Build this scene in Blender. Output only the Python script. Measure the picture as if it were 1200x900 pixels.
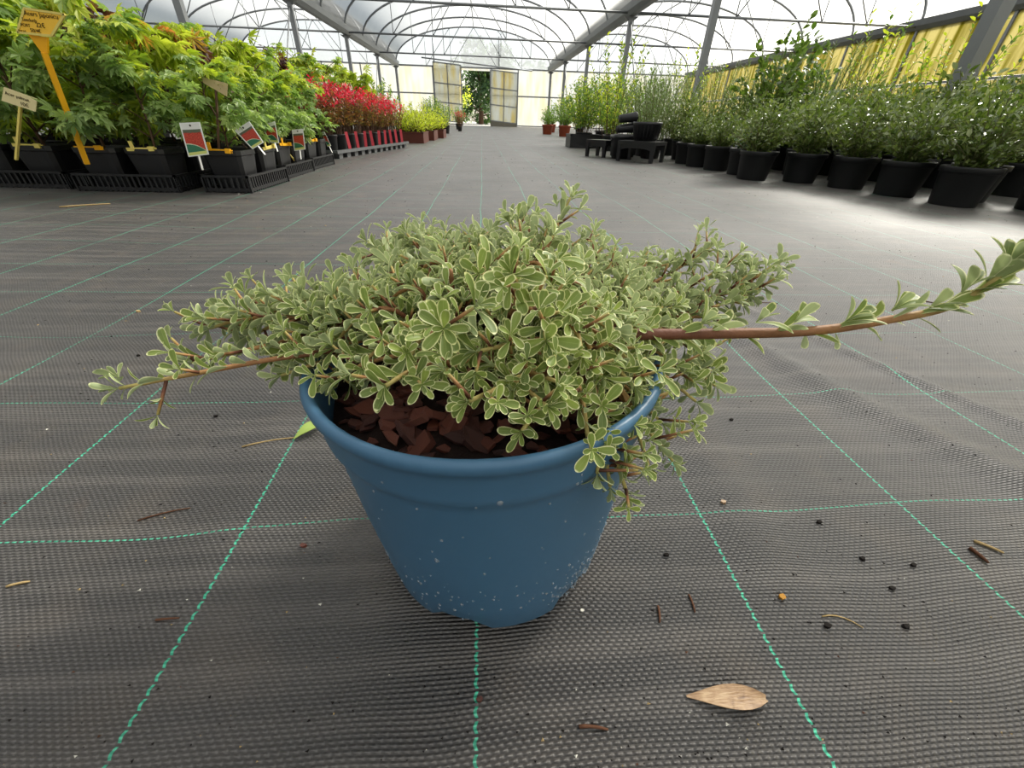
import bpy, math, random
import numpy as np
from mathutils import Vector, Matrix, noise

for o in list(bpy.data.objects):
    bpy.data.objects.remove(o, do_unlink=True)
scene = bpy.context.scene
COL = scene.collection
PI = math.pi
rnd = random.Random(7)

# ------------------------------------------------------------------ camera
FPX, CAM_H = 465.0, 0.29                       # focal length in pixels of a 1200 x 900 frame, lens height
_f = Vector((-35., 310., -465.)).normalized()   # camera-space direction of the tunnel axis
_u = Vector((22., 700., 465.)); _u = (_u - _f * _u.dot(_f)).normalized()
_r = _f.cross(_u)
CM = Matrix((_r, _f, _u))                       # camera space -> world (X right, Y down the tunnel, Z up)
cd = bpy.data.cameras.new('camera'); cam = bpy.data.objects.new('camera', cd); COL.objects.link(cam)
cam.matrix_world = Matrix.Translation((0, 0, CAM_H)) @ CM.to_4x4()
cd.sensor_fit = 'HORIZONTAL'; cd.sensor_width = 36; cd.lens = FPX * 36 / 1200
cd.clip_start = 0.01; cd.clip_end = 300
scene.camera = cam

def ray(x, y): return CM @ Vector((x - 600, 450 - y, -FPX))
def fl(x, y, z=0):
    r = ray(x, y); t = (z - CAM_H) / r.z
    return Vector((r.x * t, r.y * t, z))
def aty(x, y, Y):
    r = ray(x, y); t = Y / r.y
    return Vector((r.x * t, Y, CAM_H + r.z * t))
def to_px(p):
    c = CM.transposed() @ (Vector(p) - Vector((0, 0, CAM_H)))
    return (600 + FPX * c.x / -c.z, 450 - FPX * c.y / -c.z, -c.z)

# ------------------------------------------------------------------ sky, sun, exposure
SUN_AZ, SUN_EL = math.radians(50), math.radians(36)     # azimuth measured from +Y towards +X
w = bpy.data.worlds.new('world'); scene.world = w; w.use_nodes = True
nt = w.node_tree; nt.nodes.clear()
sky = nt.nodes.new('ShaderNodeTexSky'); sky.sky_type = 'NISHITA'; sky.sun_disc = False
sky.sun_elevation = SUN_EL; sky.sun_rotation = SUN_AZ; sky.air_density = 1.2; sky.dust_density = 2.0; sky.ozone_density = 1.0
bg = nt.nodes.new('ShaderNodeBackground'); bg.inputs[1].default_value = 0.23
wo = nt.nodes.new('ShaderNodeOutputWorld')
hz = nt.nodes.new('ShaderNodeHueSaturation'); hz.inputs['Saturation'].default_value = .6      # thin high haze
nt.links.new(sky.outputs[0], hz.inputs['Color']); nt.links.new(hz.outputs[0], bg.inputs[0]); nt.links.new(bg.outputs[0], wo.inputs[0])
sl = bpy.data.lights.new('sun_offscreen', 'SUN'); sl.energy = 23.0; sl.angle = math.radians(14); sl.color = (1, .95, .86)
sun = bpy.data.objects.new('sun_offscreen', sl); COL.objects.link(sun)
sd = Vector((math.sin(SUN_AZ) * math.cos(SUN_EL), math.cos(SUN_AZ) * math.cos(SUN_EL), math.sin(SUN_EL)))
sun.rotation_euler = sd.to_track_quat('Z', 'Y').to_euler(); sun.location = sd * 120
vs = scene.view_settings
vs.view_transform = 'Standard'; vs.look = 'None'; vs.exposure = 0.0; vs.gamma = 1.0; vs.use_curve_mapping = False
scene.cycles.use_denoising = True
scene.cycles.transparent_max_bounces = 16
scene.cycles.max_bounces = 8

# ------------------------------------------------------------------ material helpers
def srgb(r, g, b):
    f = lambda c: (c / 255 / 12.92) if c / 255 <= .04045 else ((c / 255 + .055) / 1.055) ** 2.4
    return (f(r), f(g), f(b), 1)

class NT:
    def __init__(s, name):
        s.m = bpy.data.materials.new(name); s.m.use_nodes = True; s.t = s.m.node_tree; s.t.nodes.clear()
        s.out = s.n('ShaderNodeOutputMaterial')
    def n(s, typ, **kw):
        o = s.t.nodes.new(typ)
        for k, v in kw.items(): setattr(o, k, v)
        return o
    def l(s, a, b): s.t.links.new(a, b)
    def val(s, sock, v):
        if hasattr(v, 'is_linked') or hasattr(v, 'links'): s.l(v, sock)
        else: sock.default_value = v
    def math(s, op, a, b=None, c=None, clamp=False):
        o = s.n('ShaderNodeMath', operation=op, use_clamp=clamp); s.val(o.inputs[0], a)
        if b is not None: s.val(o.inputs[1], b)
        if c is not None: s.val(o.inputs[2], c)
        return o.outputs[0]
    def mix(s, fac, a, b):
        o = s.n('ShaderNodeMix', data_type='RGBA'); s.val(o.inputs[0], fac); s.val(o.inputs[6], a); s.val(o.inputs[7], b)
        return o.outputs[2]
    def noise(s, scale, detail=3, vec=None, dist=0, rough=.5):
        o = s.n('ShaderNodeTexNoise'); o.inputs['Scale'].default_value = scale; o.inputs['Detail'].default_value = detail
        o.inputs['Distortion'].default_value = dist; o.inputs['Roughness'].default_value = rough
        if vec is not None: s.l(vec, o.inputs['Vector'])
        return o.outputs[0]
    def ramp(s, fac, stops):
        o = s.n('ShaderNodeValToRGB'); s.val(o.inputs[0], fac); e = o.color_ramp.elements
        while len(e) < len(stops): e.new(.5)
        for i, (p, c) in enumerate(stops): e[i].position = p; e[i].color = c
        return o.outputs[0]
    def coord(s, which='Object'):
        return s.n('ShaderNodeTexCoord').outputs[which]
    def xyz(s, v):
        o = s.n('ShaderNodeSeparateXYZ'); s.l(v, o.inputs[0]); return o.outputs
    def comb(s, x, y, z):
        o = s.n('ShaderNodeCombineXYZ'); s.val(o.inputs[0], x); s.val(o.inputs[1], y); s.val(o.inputs[2], z); return o.outputs[0]
    def bump(s, h, strength, dist):
        o = s.n('ShaderNodeBump'); s.val(o.inputs['Height'], h); s.val(o.inputs['Strength'], strength); o.inputs['Distance'].default_value = dist
        return o.outputs[0]
    def bsdf(s, col, rough=.5, spec=.5, metal=0, normal=None):
        o = s.n('ShaderNodeBsdfPrincipled'); s.val(o.inputs['Base Color'], col); s.val(o.inputs['Roughness'], rough)
        s.val(o.inputs['Specular IOR Level'], spec); o.inputs['Metallic'].default_value = metal
        if normal is not None: s.l(normal, o.inputs['Normal'])
        return o.outputs[0]
    def shmix(s, fac, a, b):
        o = s.n('ShaderNodeMixShader'); s.val(o.inputs[0], fac); s.l(a, o.inputs[1]); s.l(b, o.inputs[2]); return o.outputs[0]
    def done(s, sh): s.l(sh, s.out.inputs[0]); return s.m

def plain(name, col, rough=.5, spec=.5, metal=0, var=.15, scale=12, bump=0, bdist=.001):
    t = NT(name); v = t.coord()
    n = t.noise(scale, 4, v)
    c = t.mix(t.math('MULTIPLY', n, var * 2), col, tuple(x * .55 for x in col[:3]) + (1,))
    nrm = t.bump(n, bump, bdist) if bump else None
    return t.done(t.bsdf(c, rough, spec, metal, nrm))

def leafmat(name, stops, trans=.35, rough=.45, spec=.4, tcol=None):
    t = NT(name)
    g = t.n('ShaderNodeNewGeometry').outputs['Random Per Island']
    oi = t.n('ShaderNodeObjectInfo').outputs['Random']
    f = t.math('FRACT', t.math('ADD', g, t.math('MULTIPLY', oi, .73)))
    c = t.ramp(f, stops)
    p = t.bsdf(c, rough, spec)
    tr = t.n('ShaderNodeBsdfTranslucent')
    o = t.n('ShaderNodeMix', data_type='RGBA', blend_type='MULTIPLY'); o.inputs[0].default_value = 1
    t.l(c, o.inputs[6]); o.inputs[7].default_value = tcol or (1.5, 1.7, .7, 1)
    t.l(o.outputs[2], tr.inputs[0])
    return t.done(t.shmix(trans, p, tr.outputs[0]))

M = {}
# ---- woven ground cover
def floor_material():
    t = NT('woven_ground_cover'); v = t.coord(); x, y, z = t.xyz(v)
    warp = t.noise(5, 2, v)                                 # gentle wander of the weave
    wx = t.math('ADD', x, t.math('MULTIPLY', t.math('SUBTRACT', warp, .5), .018))
    wy = t.math('ADD', y, t.math('MULTIPLY', t.math('SUBTRACT', t.noise(4, 2, t.comb(y, x, 3.0)), .5), .022))
    P, Q = .0025, .0050
    row = t.math('FLOOR', t.math('DIVIDE', wy, P))
    sy = t.math('ABSOLUTE', t.math('SINE', t.math('MULTIPLY', wy, PI / P)))
    sx = t.math('SINE', t.math('ADD', t.math('MULTIPLY', wx, 2 * PI / Q), t.math('MULTIPLY', row, PI)))
    h = t.math('MULTIPLY', sy, t.math('MULTIPLY_ADD', sx, .27, .73))
    near = t.math('SUBTRACT', 1, t.math('DIVIDE', y, 1.8), clamp=True)      # the weave is too fine to tell apart farther down
    dirt = t.noise(2.3, 6, v, .6)
    dirt2 = t.noise(14, 5, v)
    base = t.mix(dirt, srgb(62, 61, 61), srgb(92, 88, 85))
    base = t.mix(t.math('MULTIPLY', t.math('SUBTRACT', dirt2, .5, clamp=True), 1.2), base, srgb(128, 114, 98))
    streak = t.noise(1.0, 4, t.comb(t.math('MULTIPLY', x, 2.5), t.math('MULTIPLY', y, 55), 1.0))
    base = t.mix(t.math('MULTIPLY', t.math('SUBTRACT', streak, .45, clamp=True), 1.6), base, srgb(134, 128, 122))
    # brown mud smears
    mud = t.math('MULTIPLY', t.math('SUBTRACT', t.noise(6.5, 4, v, .4), .68, clamp=True), 9, clamp=True)
    base = t.mix(t.math('MULTIPLY', mud, .45), base, srgb(128, 96, 72))
    vm = t.n('ShaderNodeVectorMath', operation='SCALE'); t.l(base, vm.inputs[0]); vm.inputs['Scale'].default_value = .68; base = vm.outputs[0]
    # green marker threads, woven in: one every 198 mm along the tunnel, one every ~180 mm across
    def line(c, pitch, off, half):
        d = t.math('SUBTRACT', t.math('FRACT', t.math('ADD', t.math('DIVIDE', t.math('SUBTRACT', c, off), pitch), .5)), .5)
        return t.math('LESS_THAN', t.math('ABSOLUTE', d), half / pitch)
    tw = t.math('MULTIPLY', t.math('SINE', t.math('MULTIPLY', y, 2 * PI / .0072)), .0006)
    lx = t.math('ADD', x, t.math('ADD', t.math('MULTIPLY', t.math('SUBTRACT', t.noise(2.2, 1, t.comb(x, y, 9.)), .5), .02), tw))
    l1 = line(lx, .198, -.0075, .00095)
    l1 = t.math('MULTIPLY', l1, t.math('GREATER_THAN', t.math('SINE', t.math('MULTIPLY', y, 2 * PI / .0072)), -.78))
    ly = t.math('ADD', y, t.math('MULTIPLY', t.math('SUBTRACT', t.noise(3.0, 1, t.comb(x, y, 4.)), .5), .035))
    l2 = line(ly, .181, .222, .0007)
    l2 = t.math('MULTIPLY', l2, t.math('GREATER_THAN', t.math('SINE', t.math('MULTIPLY', x, 2 * PI / .0052)), -.45))
    wear = t.math('SUBTRACT', 1, t.math('MULTIPLY', t.math('SUBTRACT', t.noise(2.6, 3, t.comb(x, y, 6.)), .48, clamp=True), 4), clamp=True)      # dusty stretches
    wear = t.math('MAXIMUM', wear, .2)
    ln = t.math('MULTIPLY', t.math('MAXIMUM', l1, t.math('MULTIPLY', l2, .75)), wear)
    base = t.mix(ln, base, srgb(60, 182, 146))
    nb = t.math('MULTIPLY', near, .9)
    hh = t.math('ADD', t.math('MULTIPLY', h, near), t.math('MULTIPLY', t.noise(260, 2, v), .5))
    nrm = t.bump(hh, 1.0, .0019)
    rough = t.math('ADD', t.math('MULTIPLY_ADD', t.noise(3.1, 4, v), .2, .35), t.math('MULTIPLY', streak, .12))
    return t.done(t.bsdf(base, rough, .8, 0, nrm))
M['floor'] = floor_material()

def film(name, col, clear, streak=None, amount=.0, fine=1.0):
    """greenhouse sheet: part clear, part milky; streak = colour of algae and dirt runs"""
    t = NT(name); v = t.coord(); x, y, z = t.xyz(v)
    n = t.noise(.9, 5, v, .5)
    c = t.mix(t.math('MULTIPLY', n, .35), col, tuple(k * .75 for k in col[:3]) + (1,))
    if streak:
        s = t.noise(1.0, 6, t.comb(t.math('MULTIPLY', t.math('ADD', x, y), 3.2 * fine), t.math('MULTIPLY', t.math('SUBTRACT', x, y), 3.2 * fine), t.math('MULTIPLY', z, .7)))
        s = t.math('MULTIPLY', t.math('SUBTRACT', s, .42, clamp=True), 5 * amount, clamp=True)
        c = t.mix(s, c, streak)
    tr = t.n('ShaderNodeBsdfTransparent'); t.l(c, tr.inputs[0])
    tl = t.n('ShaderNodeBsdfTranslucent'); t.l(c, tl.inputs[0])
    df = t.n('ShaderNodeBsdfDiffuse'); t.l(c, df.inputs[0])
    milky = t.shmix(.25, tl.outputs[0], df.outputs[0])
    fac = t.math('MULTIPLY_ADD', n, -.12, 1.06 - clear)
    return t.done(t.shmix(fac, tr.outputs[0], milky))
M['roof'] = film('milky_roof_film', srgb(190, 191, 190), .38)
M['gable'] = film('clear_gable_sheet', srgb(180, 184, 188), .60)
M['endwall'] = film('end_wall_sheet', srgb(202, 204, 204), .34, srgb(200, 196, 176), .6)
M['sidewall'] = film('algae_streaked_side_sheet', srgb(184, 178, 140), .26, srgb(128, 124, 56), .9, 1.6)
M['doorpane'] = film('door_sheet', srgb(226, 228, 226), .5, srgb(220, 212, 176), .8)
M['steel'] = plain('galvanised_steel', srgb(128, 131, 134), .45, .5, .35, .2, 6)
M['gutter'] = plain('gutter_steel', srgb(112, 116, 118), .5, .5, .3, .25, 4)
M['pot_blue'] = None
def potblue():
    t = NT('blue_pot_plastic'); v = t.coord(); n = t.noise(9, 4, v); n2 = t.noise(140, 3, v)
    c = t.mix(n, srgb(70, 110, 139), srgb(62, 100, 130))
    r = t.math('MULTIPLY_ADD', n, .2, .34)
    return t.done(t.bsdf(c, r, .45, 0, t.bump(n2, .12, .0006)))
M['pot_blue'] = potblue()
def water():
    t = NT('water_droplet'); o = t.n('ShaderNodeBsdfPrincipled'); o.inputs['Base Color'].default_value = (.9, .96, 1, 1)
    o.inputs['Roughness'].default_value = .03; o.inputs['IOR'].default_value = 1.33; o.inputs['Transmission Weight'].default_value = .82
    return t.done(o.outputs[0])
M['water'] = water()
M['black_plastic'] = plain('black_plastic', srgb(27, 27, 29), .42, .5, 0, .3, 14)
M['black_pot'] = plain('black_pot_plastic', srgb(24, 25, 26), .5, .45, 0, .3, 10)
M['grey_plastic'] = plain('grey_plastic', srgb(92, 94, 96), .5, .4, 0, .25, 10)
M['terracotta'] = plain('terracotta_plastic', srgb(150, 72, 48), .6, .3, 0, .2, 10)
M['brown_crate'] = plain('brown_crate_plastic', srgb(92, 46, 34), .6, .3, 0, .3, 10)
M['soil'] = plain('dark_soil', srgb(34, 22, 18), .9, .2, 0, .4, 160, .9, .004)
M['bark'] = None
def barkmat():
    t = NT('reddish_bark'); v = t.coord(); oi = t.n('ShaderNodeObjectInfo').outputs['Random']
    c = t.ramp(oi, [(0, srgb(70, 38, 30)), (.45, srgb(104, 54, 40)), (.8, srgb(132, 70, 50)), (1, srgb(58, 34, 28))])
    n = t.noise(260, 4, v, .5)
    c = t.mix(t.math('MULTIPLY', n, .7), c, srgb(36, 20, 16))
    return t.done(t.bsdf(c, .42, .5, 0, t.bump(n, .6, .0012)))
M['bark'] = barkmat()
M['trunk'] = plain('brown_twig', srgb(96, 72, 54), .75, .3, 0, .4, 60)
M['stem_green'] = plain('green_twig', srgb(110, 112, 66), .7, .3, 0, .3, 60)
def stemmat():
    t = NT('hero_stem'); uv = t.coord('UV'); u, v_, _ = t.xyz(uv); n = t.noise(420, 4, t.coord())
    c = t.ramp(v_, [(0, srgb(72, 46, 36)), (.38, srgb(122, 76, 54)), (.72, srgb(184, 136, 84)), (1, srgb(196, 186, 110))])
    c = t.mix(t.math('MULTIPLY', n, .55), c, srgb(78, 46, 34))
    return t.done(t.bsdf(c, .6, .35, 0, t.bump(n, .5, .0008)))
M['hero_stem'] = stemmat()
def heroleaf():
    t = NT('cream_edged_leaf'); uv = t.coord('UV'); u, v_, _ = t.xyz(uv)
    g = t.n('ShaderNodeNewGeometry'); isl = g.outputs['Random Per Island']
    oi = t.n('ShaderNodeObjectInfo').outputs['Random']
    f = t.math('FRACT', t.math('ADD', isl, oi))
    nz = t.noise(330, 3, t.coord())
    du = t.math('ABSOLUTE', t.math('SUBTRACT', u, .5))                     # 0 midrib .. .5 edge
    dv = t.math('SUBTRACT', 1, v_)
    e1 = t.math('MULTIPLY', t.math('SUBTRACT', t.math('ADD', du, t.math('MULTIPLY', nz, .10)), .412), 11, clamp=True)
    e2 = t.math('MULTIPLY', t.math('SUBTRACT', .085, dv), 22, clamp=True)
    edge = t.math('MAXIMUM', e1, e2)
    green = t.ramp(f, [(0, srgb(100, 122, 52)), (.35, srgb(126, 146, 64)), (.65, srgb(92, 113, 54)), (.85, srgb(150, 168, 74)), (1, srgb(112, 132, 66))])
    green = t.mix(t.math('MULTIPLY', nz, .3), green, srgb(158, 170, 104))
    rib = t.math('MULTIPLY', t.math('SUBTRACT', .035, du), 30, clamp=True)
    green = t.mix(t.math('MULTIPLY', rib, .45), green, srgb(168, 182, 112))
    cream = t.mix(f, srgb(222, 224, 152), srgb(236, 236, 188))
    c = t.mix(edge, green, cream)
    back = t.mix(.45, c, srgb(186, 196, 160))
    c = t.mix(g.outputs['Backfacing'], c, back)
    p = t.bsdf(c, .5, .35)
    tr = t.n('ShaderNodeBsdfTranslucent'); t.l(c, tr.inputs[0])
    return t.done(t.shmix(.3, p, tr.outputs[0]))
M['hero_leaf'] = heroleaf()
S = srgb
M['maple'] = leafmat('green_maple_leaf', [(0, S(112, 138, 76)), (.4, S(142, 164, 94)), (.75, S(166, 184, 112)), (1, S(122, 148, 94))], .38, .45, .4, (1.4, 1.55, .9, 1))
M['maple_lime'] = leafmat('lime_maple_leaf', [(0, S(150, 168, 56)), (.5, S(178, 188, 72)), (.85, S(198, 200, 92)), (1, S(128, 150, 60))])
M['maple_dark'] = leafmat('purple_maple_leaf', [(0, S(70, 42, 42)), (.5, S(92, 56, 50)), (1, S(110, 84, 62))])
M['shoot_orange'] = leafmat('orange_shoot_leaf', [(0, S(206, 150, 84)), (.5, S(196, 172, 80)), (1, S(202, 122, 84))])
M['red_leaf'] = leafmat('red_shrub_leaf', [(0, S(190, 34, 58)), (.5, S(214, 52, 76)), (1, S(156, 40, 48))], .3, .4, .4, (1.6, 1, 1, 1))
M['bronze_leaf'] = leafmat('bronze_shrub_leaf', [(0, S(112, 96, 54)), (.3, S(142, 92, 66)), (.6, S(104, 112, 62)), (.85, S(168, 104, 82)), (1, S(90, 92, 50))])
M['yellow_leaf'] = leafmat('yellow_green_leaf', [(0, S(176, 182, 60)), (.5, S(204, 206, 84)), (1, S(142, 160, 58))])
M['mid_leaf'] = leafmat('mid_green_leaf', [(0, S(96, 126, 58)), (.5, S(126, 152, 70)), (1, S(78, 106, 52))])
M['rosemary'] = leafmat('grey_green_needle', [(0, S(106, 126, 82)), (.5, S(134, 150, 102)), (1, S(92, 112, 72))], .25)
M['silver_leaf'] = leafmat('glossy_silvery_leaf', [(0, S(70, 88, 42)), (.35, S(94, 112, 54)), (.62, S(116, 130, 70)), (.74, S(138, 146, 106)), (.84, S(90, 106, 56)), (1, S(132, 142, 84))], .22, .25, .7)
M['dark_leaf'] = leafmat('dark_green_leaf', [(0, S(70, 92, 44)), (.5, S(94, 116, 56)), (1, S(112, 130, 62))], .3, .35, .5)
M['blue_leaf'] = leafmat('blue_green_leaf', [(0, S(92, 122, 112)), (1, S(128, 150, 136))])
M['tree_leaf'] = leafmat('tree_leaf', [(0, S(52, 78, 46)), (.5, S(72, 98, 56)), (1, S(90, 114, 66))], .25)
M['yellow_plastic'] = plain('yellow_plastic', S(246, 196, 60), .45, .4, 0, .08)
M['pale_yellow'] = plain('pale_yellow_plastic', S(226, 206, 110), .5, .4, 0, .1)
M['amber'] = plain('amber_plastic', S(244, 178, 26), .45, .4, 0, .08)
M['cream_card'] = plain('cream_card', S(226, 212, 158), .6, .3, 0, .08)
M['tan_card'] = plain('tan_card', S(196, 176, 132), .6, .3, 0, .1)
M['white_card'] = plain('white_card', S(228, 228, 224), .5, .3, 0, .05)
M['pink_tag'] = plain('pink_tag', S(216, 76, 88), .5, .3, 0, .1)
M['ink'] = plain('ink', S(50, 38, 20), .7, .2, 0, .05)
M['straw'] = plain('straw', S(186, 160, 112), .8, .2, 0, .3, 80)
M['brown_stick'] = plain('brown_stick', S(98, 66, 48), .8, .2, 0, .3, 80)
def dryleaf():
    t = NT('dry_leaf'); v = t.coord(); x, y, z = t.xyz(v); n = t.noise(150, 5, v, .6)
    f = t.noise(1.0, 4, t.comb(t.math('MULTIPLY', x, 120), t.math('MULTIPLY', y, 900), 0.0))
    c = t.ramp(t.math('ADD', t.math('MULTIPLY', n, .6), t.math('MULTIPLY', f, .4)), [(.3, S(104, 76, 52)), (.5, S(156, 124, 88)), (.7, S(186, 158, 122))])
    return t.done(t.bsdf(c, .45, .5, 0, t.bump(f, .5, .001)))
M['dry_leaf'] = dryleaf()
M['fresh_leaf'] = plain('fresh_fallen_leaf', S(150, 172, 84), .5, .4, 0, .2, 90)
M['pebble'] = plain('white_pebble', S(214, 212, 200), .7, .3)
M['crumb'] = plain('soil_crumb', S(26, 22, 20), .9, .2)
M['orange_bit'] = plain('orange_flower_bit', S(176, 126, 48), .7, .2)
M['grass'] = plain('outside_gravel', S(150, 148, 142), .95, .1, 0, .3, 2)
M['stone'] = plain('door_sill_board', S(120, 116, 104), .8, .2, 0, .3, 4)
def picture():
    t = NT('plant_photo_print'); v = t.coord(); x, y, z = t.xyz(v)       # card: local x across, z up (0..1 after object scale is baked in mesh)
    uv = t.coord('UV'); u, q, _ = t.xyz(uv)
    n = t.noise(34, 4, uv, .4)
    red = t.ramp(n, [(.3, S(120, 40, 30)), (.55, S(196, 70, 52)), (.8, S(228, 120, 96))])
    dark = t.mix(n, S(70, 80, 60), S(110, 118, 96))
    c = t.mix(t.math('GREATER_THAN', t.math('ADD', q, t.math('MULTIPLY', n, .15)), .78), red, dark)
    white = t.math('GREATER_THAN', q, .80)
    c = t.mix(white, c, S(222, 222, 216))
    arc = t.math('ADD', q, t.math('MULTIPLY', t.math('POWER', t.math('SUBTRACT', u, .15), 2), .42))
    c = t.mix(t.math('LESS_THAN', arc, .40), c, S(198, 208, 176))
    g = t.mix(n, S(30, 88, 66), S(70, 136, 100))
    c = t.mix(t.math('LESS_THAN', arc, .375), c, g)
    c = t.mix(t.math('LESS_THAN', q, .13), c, S(206, 210, 120))
    du = t.math('ABSOLUTE', t.math('SUBTRACT', u, .5)); dq = t.math('ABSOLUTE', t.math('SUBTRACT', q, .5))
    b = t.math('MAXIMUM', t.math('GREATER_THAN', du, .44), t.math('GREATER_THAN', dq, .465))
    c = t.mix(b, c, S(228, 230, 224))
    return t.done(t.bsdf(c, .3, .5))
M['picture'] = picture()

# ------------------------------------------------------------------ mesh helpers
def xform(V, R=None, T=(0, 0, 0), s=1.0):
    V = np.asarray(V, float) * s
    if R is not None: V = V @ np.asarray(R, float).T
    return V + np.asarray(T, float)

class MB:
    def __init__(s): s.v = []; s.f = []; s.mi = []; s.sm = []; s.n = 0
    def add(s, V, Fs, mi=0, smooth=False):
        V = np.asarray(V, float); s.v.append(V)
        s.f += [tuple(i + s.n for i in f) for f in Fs]; s.mi += [mi] * len(Fs); s.sm += [smooth] * len(Fs); s.n += len(V)
    def box(s, c, size, R=None, mi=0, taper=1.0):
        x, y, z = [k / 2 for k in size]
        V = [(-x * taper, -y * taper, -z), (x * taper, -y * taper, -z), (x * taper, y * taper, -z), (-x * taper, y * taper, -z), (-x, -y, z), (x, -y, z), (x, y, z), (-x, y, z)]
        s.add(xform(V, R, c), [(3, 2, 1, 0), (4, 5, 6, 7), (0, 1, 5, 4), (1, 2, 6, 5), (2, 3, 7, 6), (3, 0, 4, 7)], mi)
    def bar(s, a, b, wx, wz, mi=0):
        a, b = Vector(a), Vector(b); d = b - a; L = d.length
        q = d.to_track_quat('Y', 'Z').to_matrix()
        s.box((a + b) / 2, (wx, L, wz), q, mi)
    def tube(s, pts, rad, n=6, mi=0, caps=True):
        pts = [Vector(p) for p in pts]; k = len(pts)
        rad = [rad] * k if not hasattr(rad, '__len__') else rad
        V = []; ref = None
        for i, p in enumerate(pts):
            d = (pts[min(i + 1, k - 1)] - pts[max(i - 1, 0)])
            d = d.normalized() if d.length > 1e-9 else Vector((0, 0, 1))
            if ref is None: ref = Vector((0, 0, 1)) if abs(d.z) < .9 else Vector((1, 0, 0))
            a = (ref - d * ref.dot(d)).normalized(); b = d.cross(a); ref = a
            for j in range(n):
                t = 2 * PI * j / n; V.append(p + (a * math.cos(t) + b * math.sin(t)) * rad[i])
        Fs = [(i * n + j, i * n + (j + 1) % n, (i + 1) * n + (j + 1) % n, (i + 1) * n + j) for i in range(k - 1) for j in range(n)]
        if caps: Fs += [tuple(range(n - 1, -1, -1)), tuple((k - 1) * n + j for j in range(n))]
        s.add(np.array([tuple(v) for v in V]), Fs, mi, True)
    def lathe(s, prof, n=32, mi=0, smooth=True, square=0):
        """prof: list of (r,z); square>0 gives a rounded-square section"""
        V = []; k = len(prof)
        for r, z in prof:
            for j in range(n):
                t = 2 * PI * (j + .5) / n; c, q = math.cos(t), math.sin(t)
                rr = r
                if square: rr = r / ((abs(c) ** square + abs(q) ** square) ** (1 / square))
                V.append((rr * c, rr * q, z))
        Fs = [(i * n + j, i * n + (j + 1) % n, (i + 1) * n + (j + 1) % n, (i + 1) * n + j) for i in range(k - 1) for j in range(n)]
        s.add(V, Fs, mi, smooth)
    def mesh(s, name, mats):
        me = bpy.data.meshes.new(name)
        V = np.concatenate(s.v) if s.v else np.zeros((0, 3))
        me.from_pydata(V.tolist(), [], s.f)
        for m in (mats if isinstance(mats, (list, tuple)) else [mats]): me.materials.append(M[m] if isinstance(m, str) else m)
        me.polygons.foreach_set('material_index', s.mi); me.polygons.foreach_set('use_smooth', s.sm)
        me.update(); return me
    def build(s, name, mats, parent=None, **kw):
        return obj(name, s.mesh(name, mats), parent, **kw)

def obj(name, me, parent=None, loc=None, label=None, cat=None, group=None, kind=None):
    o = bpy.data.objects.new(name, me); COL.objects.link(o)
    if parent is not None: o.parent = parent
    if loc is not None: o.location = loc
    return tag(o, label, cat, group, kind)
def tag(o, label=None, cat=None, group=None, kind=None):
    for k, v in (('label', label), ('category', cat), ('group', group), ('kind', kind)):
        if v: o[k] = v
    return o
def empty(name, loc=(0, 0, 0), rz=0, **kw):
    o = obj(name, None, None, loc, **kw); o.rotation_euler.z = rz; o.empty_display_size = .05; return o
def copy_tree(o, parent=None):
    c = o.copy(); COL.objects.link(c); c.parent = parent
    for ch in o.children: copy_tree(ch, c)
    return c

def scatter(name, tv, tf, X, mats, mi=None, uv=None, smooth=False):
    """one mesh of many copies of a small template. X: (N,3,4) transforms"""
    X = np.asarray(X, float); N = len(X); tv = np.asarray(tv, float); k = len(tv)
    V = np.einsum('nij,kj->nki', X[:, :, :3], tv) + X[:, None, :, 3]
    Fs = []; 
    for i in range(N):
        b = i * k; Fs += [tuple(a + b for a in f) for f in tf]
    me = bpy.data.meshes.new(name); me.from_pydata(V.reshape(-1, 3).tolist(), [], Fs)
    for m in (mats if isinstance(mats, (list, tuple)) else [mats]): me.materials.append(M[m])
    if mi is not None: me.polygons.foreach_set('material_index', np.repeat(np.asarray(mi, np.int32), len(tf)))
    if uv is not None:
        lay = me.uv_layers.new(name='UVMap'); one = np.array([uv[a] for f in tf for a in f], float)
        lay.data.foreach_set('uv', np.tile(one, (N, 1)).ravel())
    if smooth: me.polygons.foreach_set('use_smooth', [True] * len(Fs))
    me.update(); return me

def frame(d, up, s=1.0, pos=(0, 0, 0), wid=1.0):
    """3x4: template y along d, z roughly up"""
    d = Vector(d).normalized(); up = Vector(up); x = d.cross(up)
    if x.length < 1e-4: x = d.orthogonal()
    x.normalize(); z = x.cross(d)
    return [[x[i] * s * wid, d[i] * s, z[i] * s, pos[i]] for i in range(3)]

def rv(r, a=1.0): return Vector((r.uniform(-a, a), r.uniform(-a, a), r.uniform(-a, a)))

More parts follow.
